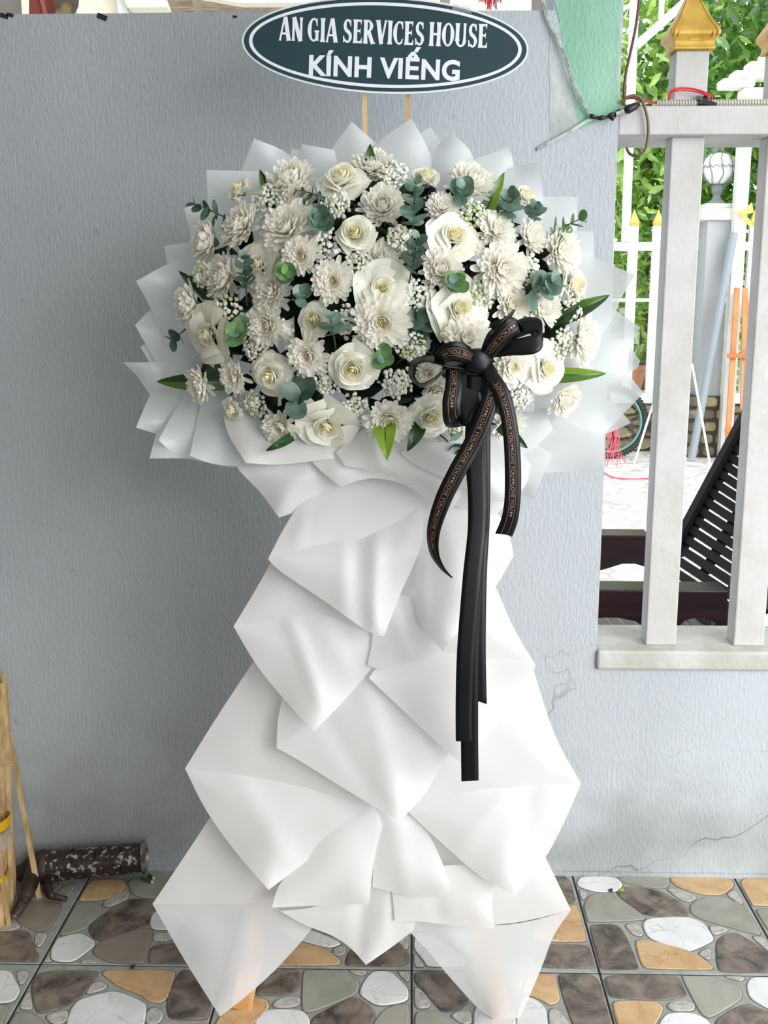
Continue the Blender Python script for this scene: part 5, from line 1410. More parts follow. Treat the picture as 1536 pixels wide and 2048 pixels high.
# ---- eucalyptus
EL = {}
for nm in ('euc', 'euc_dark', 'euc_fresh'):
    b = MB(); n = 14; ring = []; mid = []
    for k in range(n):
        a = 2 * math.pi * k / n; x = math.cos(a) * (.92 + .04 * math.sin(3 * a)); y = 1.0 + math.sin(a)
        ring.append((x, y, .16 * (x * x) + .10 * (y - 1) ** 2)); mid.append((x * .5, 1 + (y - 1) * .5, .05 * x * x))
    vs = ring + mid + [(0, 1, 0)]
    b.add(vs, [(k, (k + 1) % n, n + (k + 1) % n, n + k) for k in range(n)] + [(n + k, n + (k + 1) % n, 2 * n) for k in range(n)])
    EL[nm] = b.mesh('round_leaf_' + nm, M[nm], smooth=True)
def euc(px, py, dirpx, Lpx, rl, label, n=5, m='euc', out=.5, lift=.02, grow=0.0):
    """sprig: from (px,py) runs toward dirpx (image direction) for Lpx pixels; out = how much it points at the viewer; rl = leaf radius px"""
    p, nv = place(px, py, lift); k_ = 1 / pxm(p)
    L_ = Lpx * k_
    d = Vector((dirpx[0], 0, -dirpx[1])); 
    if d.length > 0: d.normalize()
    d = (d * (1 - out) + Vector((0, -1, 0)) * out); Ln = math.hypot(d.x, d.z)
    dist = L_ / max(.35, Ln / d.length)
    d.normalize()
    t = thing('eucalyptus_sprig', label, 'foliage sprig', p, 'eucalyptus sprigs in the bouquet')
    b = MB(); pth = catmull([Vector((0, 0, 0)) - d * .03, d * dist * .5 + Vector((0, .002, .002)), d * dist], 5); b.tube(pth, [.0016 - .00008 * i for i in range(len(pth))], 6)
    b.build('stem', M['euc_stem'], t)
    side = d.orthogonal().normalized()
    for i in range(n):
        f = (i + .6) / n; c = d * dist * f; R0 = rl * k_ * (1.0 - .45 * f) * .72
        axis = Quaternion(d, i * 1.45 + .4) @ side
        for s_ in (-1, 1):
            yv = (axis * s_ * (1 - .35 * out) + d * (.25 + .5 * f)).normalized(); zv = (d - yv * d.dot(yv)).normalized(); xv = yv.cross(zv)
            mt3 = Matrix((xv, yv, zv)).transposed()
            q = mt3.to_quaternion() @ Quaternion((1, 0, 0), rr.uniform(-.35, .35)) @ Quaternion((0, 1, 0), rr.uniform(-.3, .3))
            inst('leaf', EL[m if rr.random() < .85 else 'euc'], t, c, q, R0 * rr.uniform(.85, 1.15))
    return t
# ---- long striped leaf
def blade(bx, by, tx, ty, wpx, label, m='leaf', Yb=None, Yt=None, bright_side=None, curve=.02):
    Y0_ = Yb if Yb is not None else -.47; Y1_ = Yt if Yt is not None else -.46
    a = at(bx, by, Y0_); c = at(tx, ty, Y1_); d = c - a; L_ = d.length; d.normalize(); wpx = wpx * .66
    s_ = d.cross(Vector((0, 1, 0))).normalized(); nrm = s_.cross(d).normalized()
    if nrm.y > 0: nrm = -nrm
    W_ = wpx / pxm(a); b = MB(); n = 12; cols = 9; vs = []
    for i in range(n + 1):
        u = i / n; wv = W_ / 2 * (math.sin(math.pi * min(1, (1 - u) * .62)) ** .75 if u < 1 else 0.0)
        for j in range(cols):
            v = j / (cols - 1) * 2 - 1
            z = abs(v) * .30 * wv + curve * math.sin(u * 2.4) - .0008 * math.cos(v * 22)
            vs.append(a + d * L_ * u + s_ * v * wv + nrm * z)
    fs = []; 
    for i in range(n):
        for j in range(cols - 1):
            k = i * cols + j; fs.append((k, k + 1, k + cols + 1, k + cols))
    b.add(vs, fs, 0)
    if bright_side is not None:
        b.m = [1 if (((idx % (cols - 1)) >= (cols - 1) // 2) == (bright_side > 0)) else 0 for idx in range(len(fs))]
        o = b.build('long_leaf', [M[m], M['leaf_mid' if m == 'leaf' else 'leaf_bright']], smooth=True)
    else: o = b.build('long_leaf', M[m], smooth=True)
    tag(o, label, 'leaf', 'long pointed leaves in the bouquet')
    vb = MB(); vb.tube([a + nrm * .001, a + d * L_ * .5 + nrm * (.0008 + curve * math.sin(1.2)), c + nrm * curve * math.sin(2.4)], [.0012, .0009, .0004], 5)
    vb.build('midrib', M['leaf_mid'], o)
    return o

# ---- dark greenery that fills the gaps
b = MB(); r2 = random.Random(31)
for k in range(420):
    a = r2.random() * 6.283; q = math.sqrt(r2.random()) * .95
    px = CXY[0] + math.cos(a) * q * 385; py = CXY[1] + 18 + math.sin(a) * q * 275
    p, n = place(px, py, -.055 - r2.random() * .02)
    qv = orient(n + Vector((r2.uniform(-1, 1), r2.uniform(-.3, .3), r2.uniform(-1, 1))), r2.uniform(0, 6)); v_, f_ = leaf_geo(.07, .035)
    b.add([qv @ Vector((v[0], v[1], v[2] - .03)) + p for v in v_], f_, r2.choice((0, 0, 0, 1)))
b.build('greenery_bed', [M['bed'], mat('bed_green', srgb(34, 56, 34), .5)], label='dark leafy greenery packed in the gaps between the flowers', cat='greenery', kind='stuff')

# ---- lists
MUMS = [
 (584, 368, 44, 'dense', 'white chrysanthemum at the top left, beside the dark leaf', (0, .5), .0),
 (745, 343, 40, 'shaggy', 'white chrysanthemum at the very top under the pointed green leaf', (0, .5), -.01),
 (766, 418, 45, 'dense', 'white chrysanthemum between the big top rose and the long eucalyptus', (0, .1), .01),
 (598, 412, 44, 'dense', 'white chrysanthemum left of the grey-green eucalyptus rosette', (0, .25), .0),
 (488, 456, 43, 'shaggy', 'white chrysanthemum tilted up-left, below the upper left rose', (-.5, .45), .01),
 (424, 484, 42, 'dense', 'white chrysanthemum at the left rim below the eucalyptus tip', (-.9, .1), -.01),
 (580, 462, 52, 'shaggy', 'large shaggy white chrysanthemum below the eucalyptus rosette', (-.1, .2), .01),
 (604, 512, 38, 'open', 'white chrysanthemum with yellow heart under the shaggy one, upper left', (0, -.1), .03),
 (455, 556, 42, 'dense', 'white chrysanthemum left of the upright dark eucalyptus', (-.4, .1), .0),
 (548, 585, 41, 'shaggy', 'white chrysanthemum right of the upright dark eucalyptus', (-.2, .25), .015),
 (667, 564, 42, 'open', 'white chrysanthemum with yellow heart in the upper middle', (.1, 0), .02),
 (388, 610, 40, 'dense', 'round white chrysanthemum at the left edge above the open rose', (-.9, 0), .0),
 (760, 520, 38, 'shaggy', 'white chrysanthemum partly hidden above the central rose', (0, .3), -.01),
 (940, 373, 42, 'dense', 'white chrysanthemum at the top right behind the eucalyptus', (.1, .5), .0),
 (883, 420, 33, 'shaggy', 'small white chrysanthemum right of the long eucalyptus', (0, .3), .01),
 (990, 466, 40, 'shaggy', 'white chrysanthemum between two roses at the upper right', (.1, .3), .01),
 (1058, 478, 35, 'dense', 'round white chrysanthemum under the small right-hand rose', (.3, .1), .01),
 (1116, 504, 42, 'shaggy', 'white chrysanthemum at the right rim below the eucalyptus tip', (.4, .1), .0),
 (998, 538, 52, 'shaggy', 'biggest shaggy white chrysanthemum at the right', (.1, -.1), .02),
 (880, 541, 42, 'dense', 'white chrysanthemum under the rose with the drooping petal', (0, .1), .015),
 (763, 645, 54, 'open', 'big chrysanthemum with brownish yellow heart at the bouquet centre', (0, .05), .03),
 (1020, 612, 40, 'open', 'white chrysanthemum just above the raised bow loop', (.1, .3), .01),
 (1080, 612, 42, 'dense', 'white chrysanthemum right of the one above the bow loop', (.3, .1), .0),
 (538, 650, 42, 'open', 'white chrysanthemum with yellow heart above the lower left rose', (-.1, 0), .02),
 (618, 710, 41, 'open', 'white chrysanthemum between the two golden-hearted roses', (0, 0), .03),
 (405, 768, 34, 'open', 'white chrysanthemum at the end of the dark left leaf', (-.5, 0), .03),
 (473, 753, 35, 'open', 'white chrysanthemum left of the golden-hearted lower left rose', (-.2, .1), .035),
 (563, 851, 38, 'open', 'white chrysanthemum cupped by the paper at the lower left', (0, 0), .03),
 (778, 836, 47, 'open', 'white chrysanthemum at the bottom centre above the bright leaf', (0, 0), .03),
 (930, 681, 42, 'shaggy', 'white chrysanthemum resting on top of the bow', (0, .4), .03),
 (856, 745, 28, 'open', 'yellowish chrysanthemum framed by the left bow loop', (0, 0), .0),
 (872, 778, 34, 'open', 'yellowish chrysanthemum below the left bow loop', (0, -.2), -.005),
 (1018, 732, 42, 'open', 'chrysanthemum with yellow heart right of the bow knot', (.1, 0), .005),
 (1160, 680, 43, 'shaggy', 'white chrysanthemum at the far right rim of the bouquet', (.8, 0), .0),
 (1124, 795, 36, 'dense', 'pale chrysanthemum lowest at the right, under the right leaf', (.2, -.1), .01),
 (1012, 850, 38, 'open', 'chrysanthemum half hidden behind the right ribbon tail', (.1, -.1), -.005),
 (835, 684, 24, 'shaggy', 'small dim chrysanthemum deep between blossoms left of the bow', (.2, 0), -.04),
]
for m_ in MUMS: chrys(m_[0], m_[1], m_[2], m_[3], m_[4], m_[5], m_[6])
ROSES = [
 (484, 384, 32, 'white rose bud tilted at the upper left of the bouquet', (-.5, .6), 'tight', 1.1, .0),
 (686, 366, 48, 'large open white rose at the top', (0, .45), 'open', 1.1, .01),
 (713, 472, 42, 'cream rose with round bud in the upper middle', (0, .15), 'cup', 1.2, .02),
 (522, 530, 44, 'wide-petalled white rose left of centre, tips curling', (-.2, .2), 'wild', .8, .01),
 (766, 578, 46, 'white rose with one tall petal above the central chrysanthemum', (0, .15), 'wild', .85, .015),
 (852, 362, 33, 'upright white rose bud at the top right of the middle', (0, .9), 'tight', 1.2, .0),
 (908, 478, 46, 'white rose with a drooping petal at the upper right', (0, .35), 'wild', 1.0, .015),
 (1046, 396, 29, 'small cream rose at the upper right rim', (.3, .5), 'tight', 1.1, .0),
 (916, 618, 54, 'large white rose with broad folded petals above the bow', (.2, .1), 'wild', .85, .01),
 (1142, 572, 42, 'pale full rose at the right rim', (.5, .1), 'cup', 1.1, -.005),
 (423, 668, 50, 'open white rose with twisted petals at the left', (-.4, -.1), 'wild', .75, .01),
 (632, 640, 38, 'cream rose half open above the chrysanthemum left of centre', (-.2, .2), 'cup', 1.1, .01),
 (546, 748, 43, 'golden-hearted white rose at the lower left', (-.05, 0), 'open', 1.1, .02),
 (708, 734, 46, 'golden-hearted white rose below the bouquet centre', (0, 0), 'open', 1.1, .03),
 (470, 815, 29, 'small greenish white rose at the lower left corner', (-.4, -.2), 'tight', 1.1, .03),
 (655, 848, 50, 'low white rose with wide side petals above the paper lip', (0, -.05), 'wild', .85, .02),
 (860, 830, 44, 'waxy white rose left of the ribbon tails', (0, 0), 'open', 1.0, .02),
 (1086, 736, 44, 'white rose with pointed left petals right of the bow', (.2, .1), 'wild', .95, .01),
]
for q in ROSES: rose(q[0], q[1], q[2], q[3], tilt=q[4], form=q[5], bs=q[6], lift=q[7])
SPR = [
 (540, 405, 34, 'blossom spray below the dark leaf at the upper left', .1), (785, 352, 30, 'blossom spray at the top beside the upright rose', .1),
 (674, 416, 28, 'blossom spray under the large top rose', .05), (650, 492, 36, 'blossom spray left of the cream bud rose', .05),
 (409, 548, 24, 'small blossom spray at the left rim', .2), (459, 626, 36, 'blossom spray above the twisted-petal rose', .25),
 (718, 536, 32, 'blossom spray left of the tall-petal rose', .1), (944, 432, 32, 'greenish blossom spray at the upper right', .5),
 (801, 478, 26, 'blossom spray left of the long eucalyptus', .2), (1052, 541, 28, 'blossom spray right of the biggest chrysanthemum', .15),
 (965, 584, 28, 'blossom spray under the biggest chrysanthemum', .35), (838, 592, 32, 'blossom spray right of the tall-petal rose', .1),
 (1145, 612, 30, 'blossom spray beside the right-hand green leaf', .2), (516, 693, 30, 'blossom spray right of the twisted-petal rose', .1),
 (702, 640, 32, 'blossom spray left of the central chrysanthemum', .05), (513, 806, 27, 'greenish blossom spray beside the small low rose', .45),
 (652, 758, 32, 'blossom spray between the golden-hearted roses', .05), (713, 811, 28, 'blossom spray above the low wide rose', .05),
 (822, 693, 29, 'green-tinted blossom spray left of the bow', .35), (794, 761, 30, 'blossom spray under the three-leaf eucalyptus', .1),
 (1119, 686, 30, 'blossom spray right of the raised bow loops', .15), (1037, 790, 27, 'blossom spray beside the right ribbon tail', .05),
 (915, 852, 20, 'small blossom spray peeping between the ribbon tails', .4), (568, 660, 20, 'small blossom spray right of the yellow-hearted left chrysanthemum', .1),
]
for q in SPR: spray(q[0], q[1], q[2], q[3], q[4])
EUC = [
 (462, 442, (-1, -.45), 82, 26, 'eucalyptus tip reaching past the paper at the upper left', 5, 'euc_dark', .15, .0),
 (652, 398, (-1, -.28), 64, 17, 'thin dark eucalyptus tip beside the large top rose', 4, 'euc_dark', .15, .02),
 (643, 438, (0, 0), 4, 30, 'pale eucalyptus rosette facing the viewer in the upper left', 4, 'euc', 1.0, .03),
 (492, 580, (.05, -1), 62, 22, 'upright dark eucalyptus sprig in the left half', 6, 'euc_dark', .35, .035),
 (577, 552, (0, -1), 10, 26, 'fresh green eucalyptus rosette left of centre', 4, 'euc_fresh', .8, .03),
 (606, 600, (.2, -1), 14, 24, 'eucalyptus leaves between chrysanthemums left of centre', 3, 'euc', .6, .02),
 (826, 460, (.05, -1), 88, 27, 'long upright eucalyptus sprig, upper half, right of centre', 7, 'euc', .35, .035),
 (822, 548, (.2, -1), 70, 27, 'blue-green eucalyptus sprig just below the long upright one', 6, 'euc_dark', .45, .035),
 (924, 392, (.2, -1), 14, 27, 'eucalyptus rosette before the top right chrysanthemum', 4, 'euc', .7, .03),
 (1018, 430, (-.05, -1), 34, 27, 'eucalyptus sprig beside the green leaf at the upper right', 5, 'euc', .5, .02),
 (1070, 438, (.0, -1), 22, 22, 'small eucalyptus sprig right of the small cream rose', 4, 'euc', .5, .01),
 (1096, 474, (1, -.55), 74, 25, 'eucalyptus tip reaching past the paper at the upper right', 4, 'euc_fresh', .15, .0),
 (912, 570, (0, -1), 8, 26, 'fresh eucalyptus rosette above the broad-petalled rose', 4, 'euc_fresh', .8, .03),
 (1064, 585, (1, -.5), 44, 30, 'eucalyptus sprig at the right with overlapping round leaves', 6, 'euc', .5, .03),
 (366, 664, (-1, .9), 26, 26, 'dark eucalyptus leaves sticking out at the left rim', 2, 'euc_dark', .2, .0),
 (478, 674, (0, -1), 10, 28, 'fresh eucalyptus beside the twisted-petal rose', 3, 'euc_fresh', .7, .03),
 (668, 676, (-.1, -1), 42, 28, 'eucalyptus sprig above the yellow-hearted chrysanthemum, mid left', 4, 'euc', .4, .035),
 (765, 714, (0, -1), 4, 26, 'three-leaf green eucalyptus below the central chrysanthemum', 3, 'euc_fresh', .9, .035),
 (602, 802, (.0, -1), 10, 44, 'large dark eucalyptus leaves at the lower left', 2, 'euc_dark', .7, .03),
 (834, 656, (.5, -1), 16, 40, 'dark eucalyptus leaves right of the central chrysanthemum', 3, 'euc_dark', .6, -.01),
 (895, 884, (.5, .4), 24, 27, 'eucalyptus sprig at the foot of the ribbon tails', 4, 'euc_dark', .5, .03),
]
for q in EUC: euc(q[0], q[1], q[2], q[3], q[4], q[5], n=q[6], m=q[7], out=q[8], lift=q[9])
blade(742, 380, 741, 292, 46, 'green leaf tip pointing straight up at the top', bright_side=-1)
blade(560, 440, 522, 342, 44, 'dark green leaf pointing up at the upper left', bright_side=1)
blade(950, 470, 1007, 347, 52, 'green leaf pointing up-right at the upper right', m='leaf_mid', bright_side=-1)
blade(430, 600, 362, 543, 34, 'dark green leaf tip at the left rim')
blade(1110, 640, 1215, 591, 52, 'green leaf pointing right at the right rim', bright_side=1)
blade(1100, 660, 1158, 604, 40, 'dark green leaf below the right-rim leaf', Yt=-.48)
blade(1080, 750, 1209, 746, 48, 'long green leaf pointing right below the bow', m='leaf_mid', bright_side=1)
blade(450, 762, 318, 762, 58, 'long dark green leaf pointing left at the lower left', bright_side=1, Yb=-.495, Yt=-.485)
blade(1000, 850, 1056, 896, 40, 'green leaf tip between the right ribbon tail and the paper', Yb=-.56, Yt=-.57)
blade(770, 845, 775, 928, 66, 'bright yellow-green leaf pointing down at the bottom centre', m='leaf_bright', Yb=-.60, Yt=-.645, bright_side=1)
blade(840, 850, 812, 905, 44, 'dark leaf behind the bright one at the bottom centre', Yb=-.585, Yt=-.60)
blade(585, 872, 529, 902, 30, 'small dark leaf under the lower left chrysanthemum', Yb=-.585, Yt=-.60)
blade(600, 830, 665, 792, 40, 'dark leaf behind the large eucalyptus leaves', Yb=-.56, Yt=-.57)
blade(960, 740, 948, 800, 30, 'small green leaf seen between the ribbon tails', Yb=-.60, Yt=-.60)
# ================================================================== RIBBON
def text_mesh(s, size=1.0, offset=0.0, extr=0.0, space=1.0):
    cu = bpy.data.curves.new('txt', 'FONT'); cu.body = s; cu.size = size; cu.offset = offset; cu.extrude = extr; cu.space_character = space
    cu.resolution_u = 4; o = bpy.data.objects.new('txt', cu); COL.objects.link(o)
    bpy.context.view_layer.update()
    me = bpy.data.meshes.new_from_object(o.evaluated_get(bpy.context.evaluated_depsgraph_get()))
    v = [tuple(x.co) for x in me.vertices]; f = [tuple(p.vertices) for p in me.polygons]
    bpy.data.objects.remove(o); bpy.data.curves.remove(cu); bpy.data.meshes.remove(me)
    return v, f
LV, LF = text_mesh('LOVE YOU', 1.0, .0)
lx0 = min(v[0] for v in LV); lx1 = max(v[0] for v in LV); lh = max(v[1] for v in LV)
class Band:
    def __init__(s, C, S):
        C = [Vector(c) for c in C]; n = 14
        s.C = catmull(C, n); SS = catmull([Vector(x) for x in S], n); s.S = SS
        s.L = [0]
        for i in range(1, len(s.C)): s.L.append(s.L[-1] + (s.C[i] - s.C[i - 1]).length)
    def pt(s, l, v, off=0.0):
        L = s.L; l = min(max(l, 0), L[-1] - 1e-6); i = 0
        lo, hi = 0, len(L) - 1
        while hi - lo > 1:
            m_ = (lo + hi) // 2
            if L[m_] <= l: lo = m_
            else: hi = m_
        t_ = (l - L[lo]) / max(1e-9, L[lo + 1] - L[lo])
        c = s.C[lo].lerp(s.C[lo + 1], t_); sd_ = s.S[lo].lerp(s.S[lo + 1], t_)
        tg = (s.C[lo + 1] - s.C[lo]).normalized(); n = sd_.cross(tg)
        if n.length > 1e-9: n.normalize()
        return c + sd_ * v + n * off
    def mesh(s, b, cols=5, curl=.0006, cut=0.0):
        n = len(s.C); vs = []
        for i in range(n):
            for j in range(cols):
                v = j / (cols - 1) * 2 - 1
                l = s.L[i]
                if i == n - 1: l += cut * v
                tg = (s.C[min(i + 1, n - 1)] - s.C[max(0, i - 1)]).normalized()
                nn = s.S[i].cross(tg)
                if nn.length > 0: nn.normalize()
                p = s.C[i] + s.S[i] * v + nn * (-curl * v * v)
                if i == n - 1: p = p + tg * (cut * v)
                vs.append(p)
        b.add(vs, [(i * cols + j, i * cols + j + 1, (i + 1) * cols + j + 1, (i + 1) * cols + j) for i in range(n - 1) for j in range(cols - 1)])
    def print_(s, b, off, flip=1, start=.0, end=None):
        Lt = s.L[-1] if end is None else end; half = s.S[len(s.S) // 2].length
        for vv in (-.38, .35):
            vs = []; n = 60
            for i in range(n + 1):
                l = start + (Lt - start) * i / n
                vs += [s.pt(l, vv, off), s.pt(l, vv + .035, off)]
            b.add(vs, [(2 * i, 2 * i + 1, 2 * i + 3, 2 * i + 2) for i in range(n)])
        sc = .40 * half / lh * 1.25
        l = start + .004
        while l + (lx1 - lx0) * sc + .012 < Lt:
            b.add([s.pt(l + (v[0] - lx0) * sc, flip * (v[1] - lh / 2) / lh * .40, off) for v in LV], LF)
            l += (lx1 - lx0) * sc + .0022
            for _ in range(2):
                hh = [(0, -.5), (.5, .1), (.42, .42), (.15, .45), (0, .22), (-.15, .45), (-.42, .42), (-.5, .1)]
                b.add([s.pt(l + .0018 + .0036 * hx, flip * hy * .5 * .7, off) for hx, hy in hh], [tuple(range(8))])
                l += .0048
t = thing('ribbon_bow', 'black satin ribbon bow with long tails, lower right of the flowers', 'ribbon', at(965, 722, -.68)); ob = t.location.copy()
def q(x, y, Y): return at(x, y, Y) - ob
PXM = pxm(at(965, 800, -.67))
def sides(path, wpx, tilt=None):
    out = []
    for i in range(len(path)):
        a = path[max(0, i - 1)]; c = path[min(len(path) - 1, i + 1)]
        dx, dy = c[0] - a[0], c[1] - a[1]; L_ = math.hypot(dx, dy) or 1
        wp = wpx[i] if isinstance(wpx, (list, tuple)) else wpx
        k = .5 / PXM * wp
        sx, sz = -dy / L_, -dx / L_          # image-plane perpendicular (x right, z up)
        ty = 0 if tilt is None else tilt[i] * k
        out.append(Vector((sx * k, ty, sz * k)))
    return out
def strip(name, path, w_, tilt=None, txt=0, cut=0.0, start=.0, end=None, side=None, off=.0012):
    S = side if side is not None else sides(path, w_, tilt)
    bd = Band([q(*p) for p in path], S)
    b = MB(); bd.mesh(b, cut=cut); o = b.build(name, M['satin'], t, smooth=True)
    sol = o.modifiers.new('thickness', 'SOLIDIFY'); sol.thickness = .0005; sol.offset = 0
    if txt:
        g = MB(); bd.print_(g, off * (1 if txt > 0 else -1), flip=-1 if txt > 0 else 1, start=start, end=end)
        pr = g.build('gold_lettering', M['gold_print'], o); pr['label'] = 'gold LOVE YOU lettering with hearts and edge lines'
    return o
YR = -.690
# tails, back to front
strip('tail', [(962, 728, YR + .02), (962, 880, YR + .02), (961, 1030, YR - .005), (955, 1150, YR - .02), (953, 1290, YR - .03), (955, 1402, YR - .03)], 38, cut=-.006)
strip('tail', [(950, 728, YR + .012), (950, 880, YR + .012), (954, 1030, YR - .012), (948, 1150, YR - .03), (940, 1300, YR - .036), (939, 1450, YR - .036), (940, 1562, YR - .036)], 36, cut=.001)
strip('tail', [(955, 750, YR), (952, 900, YR), (956, 1030, YR - .02), (944, 1160, YR - .038), (932, 1300, YR - .046), (928, 1400, YR - .046), (928, 1483, YR - .046)], [40, 44, 38, 38, 36, 34, 34], cut=-.0)
strip('printed_tail', [(972, 735, YR - .006), (986, 775, YR - .02), (968, 835, YR - .03), (942, 893, YR - .035), (914, 943, YR - .04), (886, 1000, YR - .04), (867, 1060, YR - .035), (868, 1105, YR - .03), (884, 1136, YR - .03), (904, 1156, YR - .03)],
      [24, 34, 36, 35, 34, 32, 26, 19, 10, 3], tilt=[0, 0, .2, .2, .2, .3, .6, .9, 1, 1], txt=1, start=.02, end=.36)
strip('printed_tail', [(966, 712, YR - .002), (982, 750, YR - .02), (1003, 785, YR - .03), (1016, 830, YR - .035), (1023, 880, YR - .04), (1026, 940, YR - .04), (1025, 1000, YR - .038), (1019, 1040, YR - .034), (1008, 1069, YR - .03)],
      [20, 28, 30, 30, 31, 32, 32, 33, 34], txt=1, start=.05, cut=.004)
# loops
strip('loop', [(905, 725, YR + .0), (908, 770, YR - .02), (903, 810, YR - .03), (908, 842, YR - .02), (925, 835, YR + .01), (928, 780, YR + .01), (925, 740, YR)], [26, 34, 36, 36, 36, 34, 26], txt=1, start=.012, end=.10)
strip('loop', [(935, 728, YR + .005), (935, 790, YR + .0), (945, 826, YR - .0), (952, 800, YR + .012), (955, 730, YR + .01)], [26, 54, 62, 56, 34])
# raised loop to the right (printed) and the wide one behind it
strip('loop', [(968, 716, YR), (985, 694, YR - .02), (1008, 668, YR - .035), (1032, 648, YR - .03), (1034, 650, YR + .005), (1012, 676, YR + .02), (975, 712, YR + .01)], [26, 34, 36, 34, 30, 30, 22], tilt=[0, .2, .4, .6, .6, .3, 0], txt=1, start=.012, end=.085)
yv = lambda s_: Vector((0, s_, 0))
kk = 1 / PXM
strip('loop', [(972, 700, YR + .01), (1005, 672, YR + .012), (1046, 652, YR + .008), (1079, 652, YR + .0), (1085, 674, YR - .012), (1068, 688, YR - .02), (1020, 696, YR - .015), (972, 708, YR)], 0,
      side=[Vector((.3, .4, 1)) * 10 * kk, Vector((.3, .6, 1)) * 14 * kk, Vector((.1, .7, 1)) * 15 * kk, Vector((.0, .7, .9)) * 15 * kk, Vector((.0, .5, 1)) * 18 * kk, Vector((.1, .3, 1)) * 19 * kk, Vector((.2, .1, 1)) * 15 * kk, Vector((.2, .1, 1)) * 9 * kk])
strip('loop', [(968, 706, YR + .0), (988, 660, YR + .01), (1012, 636, YR + .004), (1024, 632, YR - .01), (1010, 650, YR - .02), (975, 694, YR - .012)], 0,
      side=[Vector((1, .3, .3)) * 9 * kk, Vector((1, .4, .6)) * 13 * kk, Vector((.7, .6, .8)) * 13 * kk, Vector((.6, .6, .9)) * 13 * kk, Vector((.7, .2, .8)) * 13 * kk, Vector((.8, .0, .5)) * 9 * kk])
# left loops: a short printed puff and a ring seen from its open end
strip('loop', [(952, 722, YR - .002), (930, 708, YR - .035), (905, 703, YR - .045), (884, 712, YR - .035), (880, 730, YR - .015), (905, 738, YR - .004), (945, 728, YR)], 0,
      side=[Vector((.2, -.2, 1)) * 8 * kk, Vector((.3, -.2, 1)) * 17 * kk, Vector((.0, -.3, 1)) * 19 * kk, Vector((-.4, -.3, .8)) * 19 * kk, Vector((-.6, -.4, .5)) * 16 * kk, Vector((.1, -.3, .8)) * 12 * kk, Vector((.1, -.1, 1)) * 8 * kk], txt=1, start=.018, end=.085)
strip('loop', [(930, 732, YR + .0), (888, 724, YR - .016), (850, 717, YR - .02), (826, 728, YR - .02), (824, 755, YR - .018), (843, 771, YR - .016), (868, 760, YR - .012), (890, 742, YR - .006), (935, 728, YR)], 0,
      side=[Vector((.0, .5, .6)) * 10 * kk, Vector((-.1, .9, .5)) * 15 * kk, Vector((-.1, .9, .35)) * 16 * kk, Vector((-.35, .85, .2)) * 16 * kk, Vector((-.35, .85, -.1)) * 16 * kk, Vector((0, .9, -.3)) * 16 * kk, Vector((.1, .9, -.3)) * 15 * kk, Vector((.1, .8, -.3)) * 12 * kk, Vector((0, .5, -.5)) * 8 * kk])
b = MB(); cK = q(955, 722, YR - .006)
n = 20; vs = []; fs = []
for i in range(9):
    f = i / 8.0; a = f * math.pi
    for j in range(n):
        c_ = 2 * math.pi * j / n; rad = .019 * math.sin(a) ** .6 * (1 + .07 * math.sin(3 * c_ + 2 * f) + .07 * math.sin(9 * c_ + 5 * f))
        vs.append(cK + Vector((rad * 1.15 * math.cos(c_), .012 * math.sin(c_) * math.sin(a) ** .5, .017 * math.cos(a) * 1.2 + .1 * rad * math.sin(2 * c_))))
for i in range(8):
    for j in range(n): fs.append((i * n + j, i * n + (j + 1) % n, (i + 1) * n + (j + 1) % n, (i + 1) * n + j))
b.add(vs, fs); b.build('knot', M['satin'], t, smooth=True)

# ================================================================== OVAL SIGN
YS = -.26
cS = at(770, 91, YS); kS = 1 / pxm(cS)
A_ = 287 * kS; B2 = 92 * kS
t = thing('oval_sign', 'dark green oval board with white lettering above the flowers', 'sign', cS)
t.rotation_euler = (R(-3), R(2.3), 0)
def ell(a, b_, n=96): return [(a * math.cos(2 * math.pi * i / n), b_ * math.sin(2 * math.pi * i / n)) for i in range(n)]
def oval_ring(name, a1, b1, a0, b0, y0, y1, m, lab=None):
    n = 96; O = ell(a1, b1); I = ell(a0, b0)
    vs = [(x, y0, z) for x, z in O] + [(x, y0, z) for x, z in I] + [(x, y1, z) for x, z in O] + [(x, y1, z) for x, z in I]
    fs = []
    for i in range(n):
        j = (i + 1) % n
        fs += [(i, n + i, n + j, j), (i, j, 2 * n + j, 2 * n + i), (n + j, n + i, 3 * n + i, 3 * n + j)]
    b = MB(); b.add(vs, fs); o = b.build(name, m, t)
    if lab: o['label'] = lab
b = MB(); b.prism([(x, z) for x, z in ell(A_, B2)], 0, .005); b.build('board', M['sign_edge'], t)
b = MB(); b.prism([(x, z) for x, z in ell(A_ - 4 * kS, B2 - 4 * kS)], -.0006, 0); o = b.build('face', M['sign_green'], t)
oval_ring('border', A_ - 14 * kS, B2 - 11 * kS, A_ - 21 * kS, B2 - 17 * kS, -.0012, -.0006, M['sign_white'], 'white oval line round the lettering')
def put_text(name, V, F, x0, x1, z0, z1, Yv=-.0011):
    a0 = min(v[0] for v in V); a1 = max(v[0] for v in V)
    h0 = 0.0; h1 = HCAP
    b = MB(); b.add([((x0 + (v[0] - a0) / (a1 - a0) * (x1 - x0)) * kS, Yv, (z0 + (v[1] - h0) / (h1 - h0) * (z1 - z0)) * kS) for v in V], [tuple(reversed(f)) for f in F]); return b.build(name, M['sign_white'], t)
hv, _ = text_mesh('H'); HCAP = max(v[1] for v in hv)
V_, F_ = text_mesh('KÍNH VIẾNG', 1.0, .034, space=1.04)
o = put_text('lettering', V_, F_, -151, 152, -61, -25); o['label'] = 'white capitals reading KINH VIENG with Vietnamese accents'
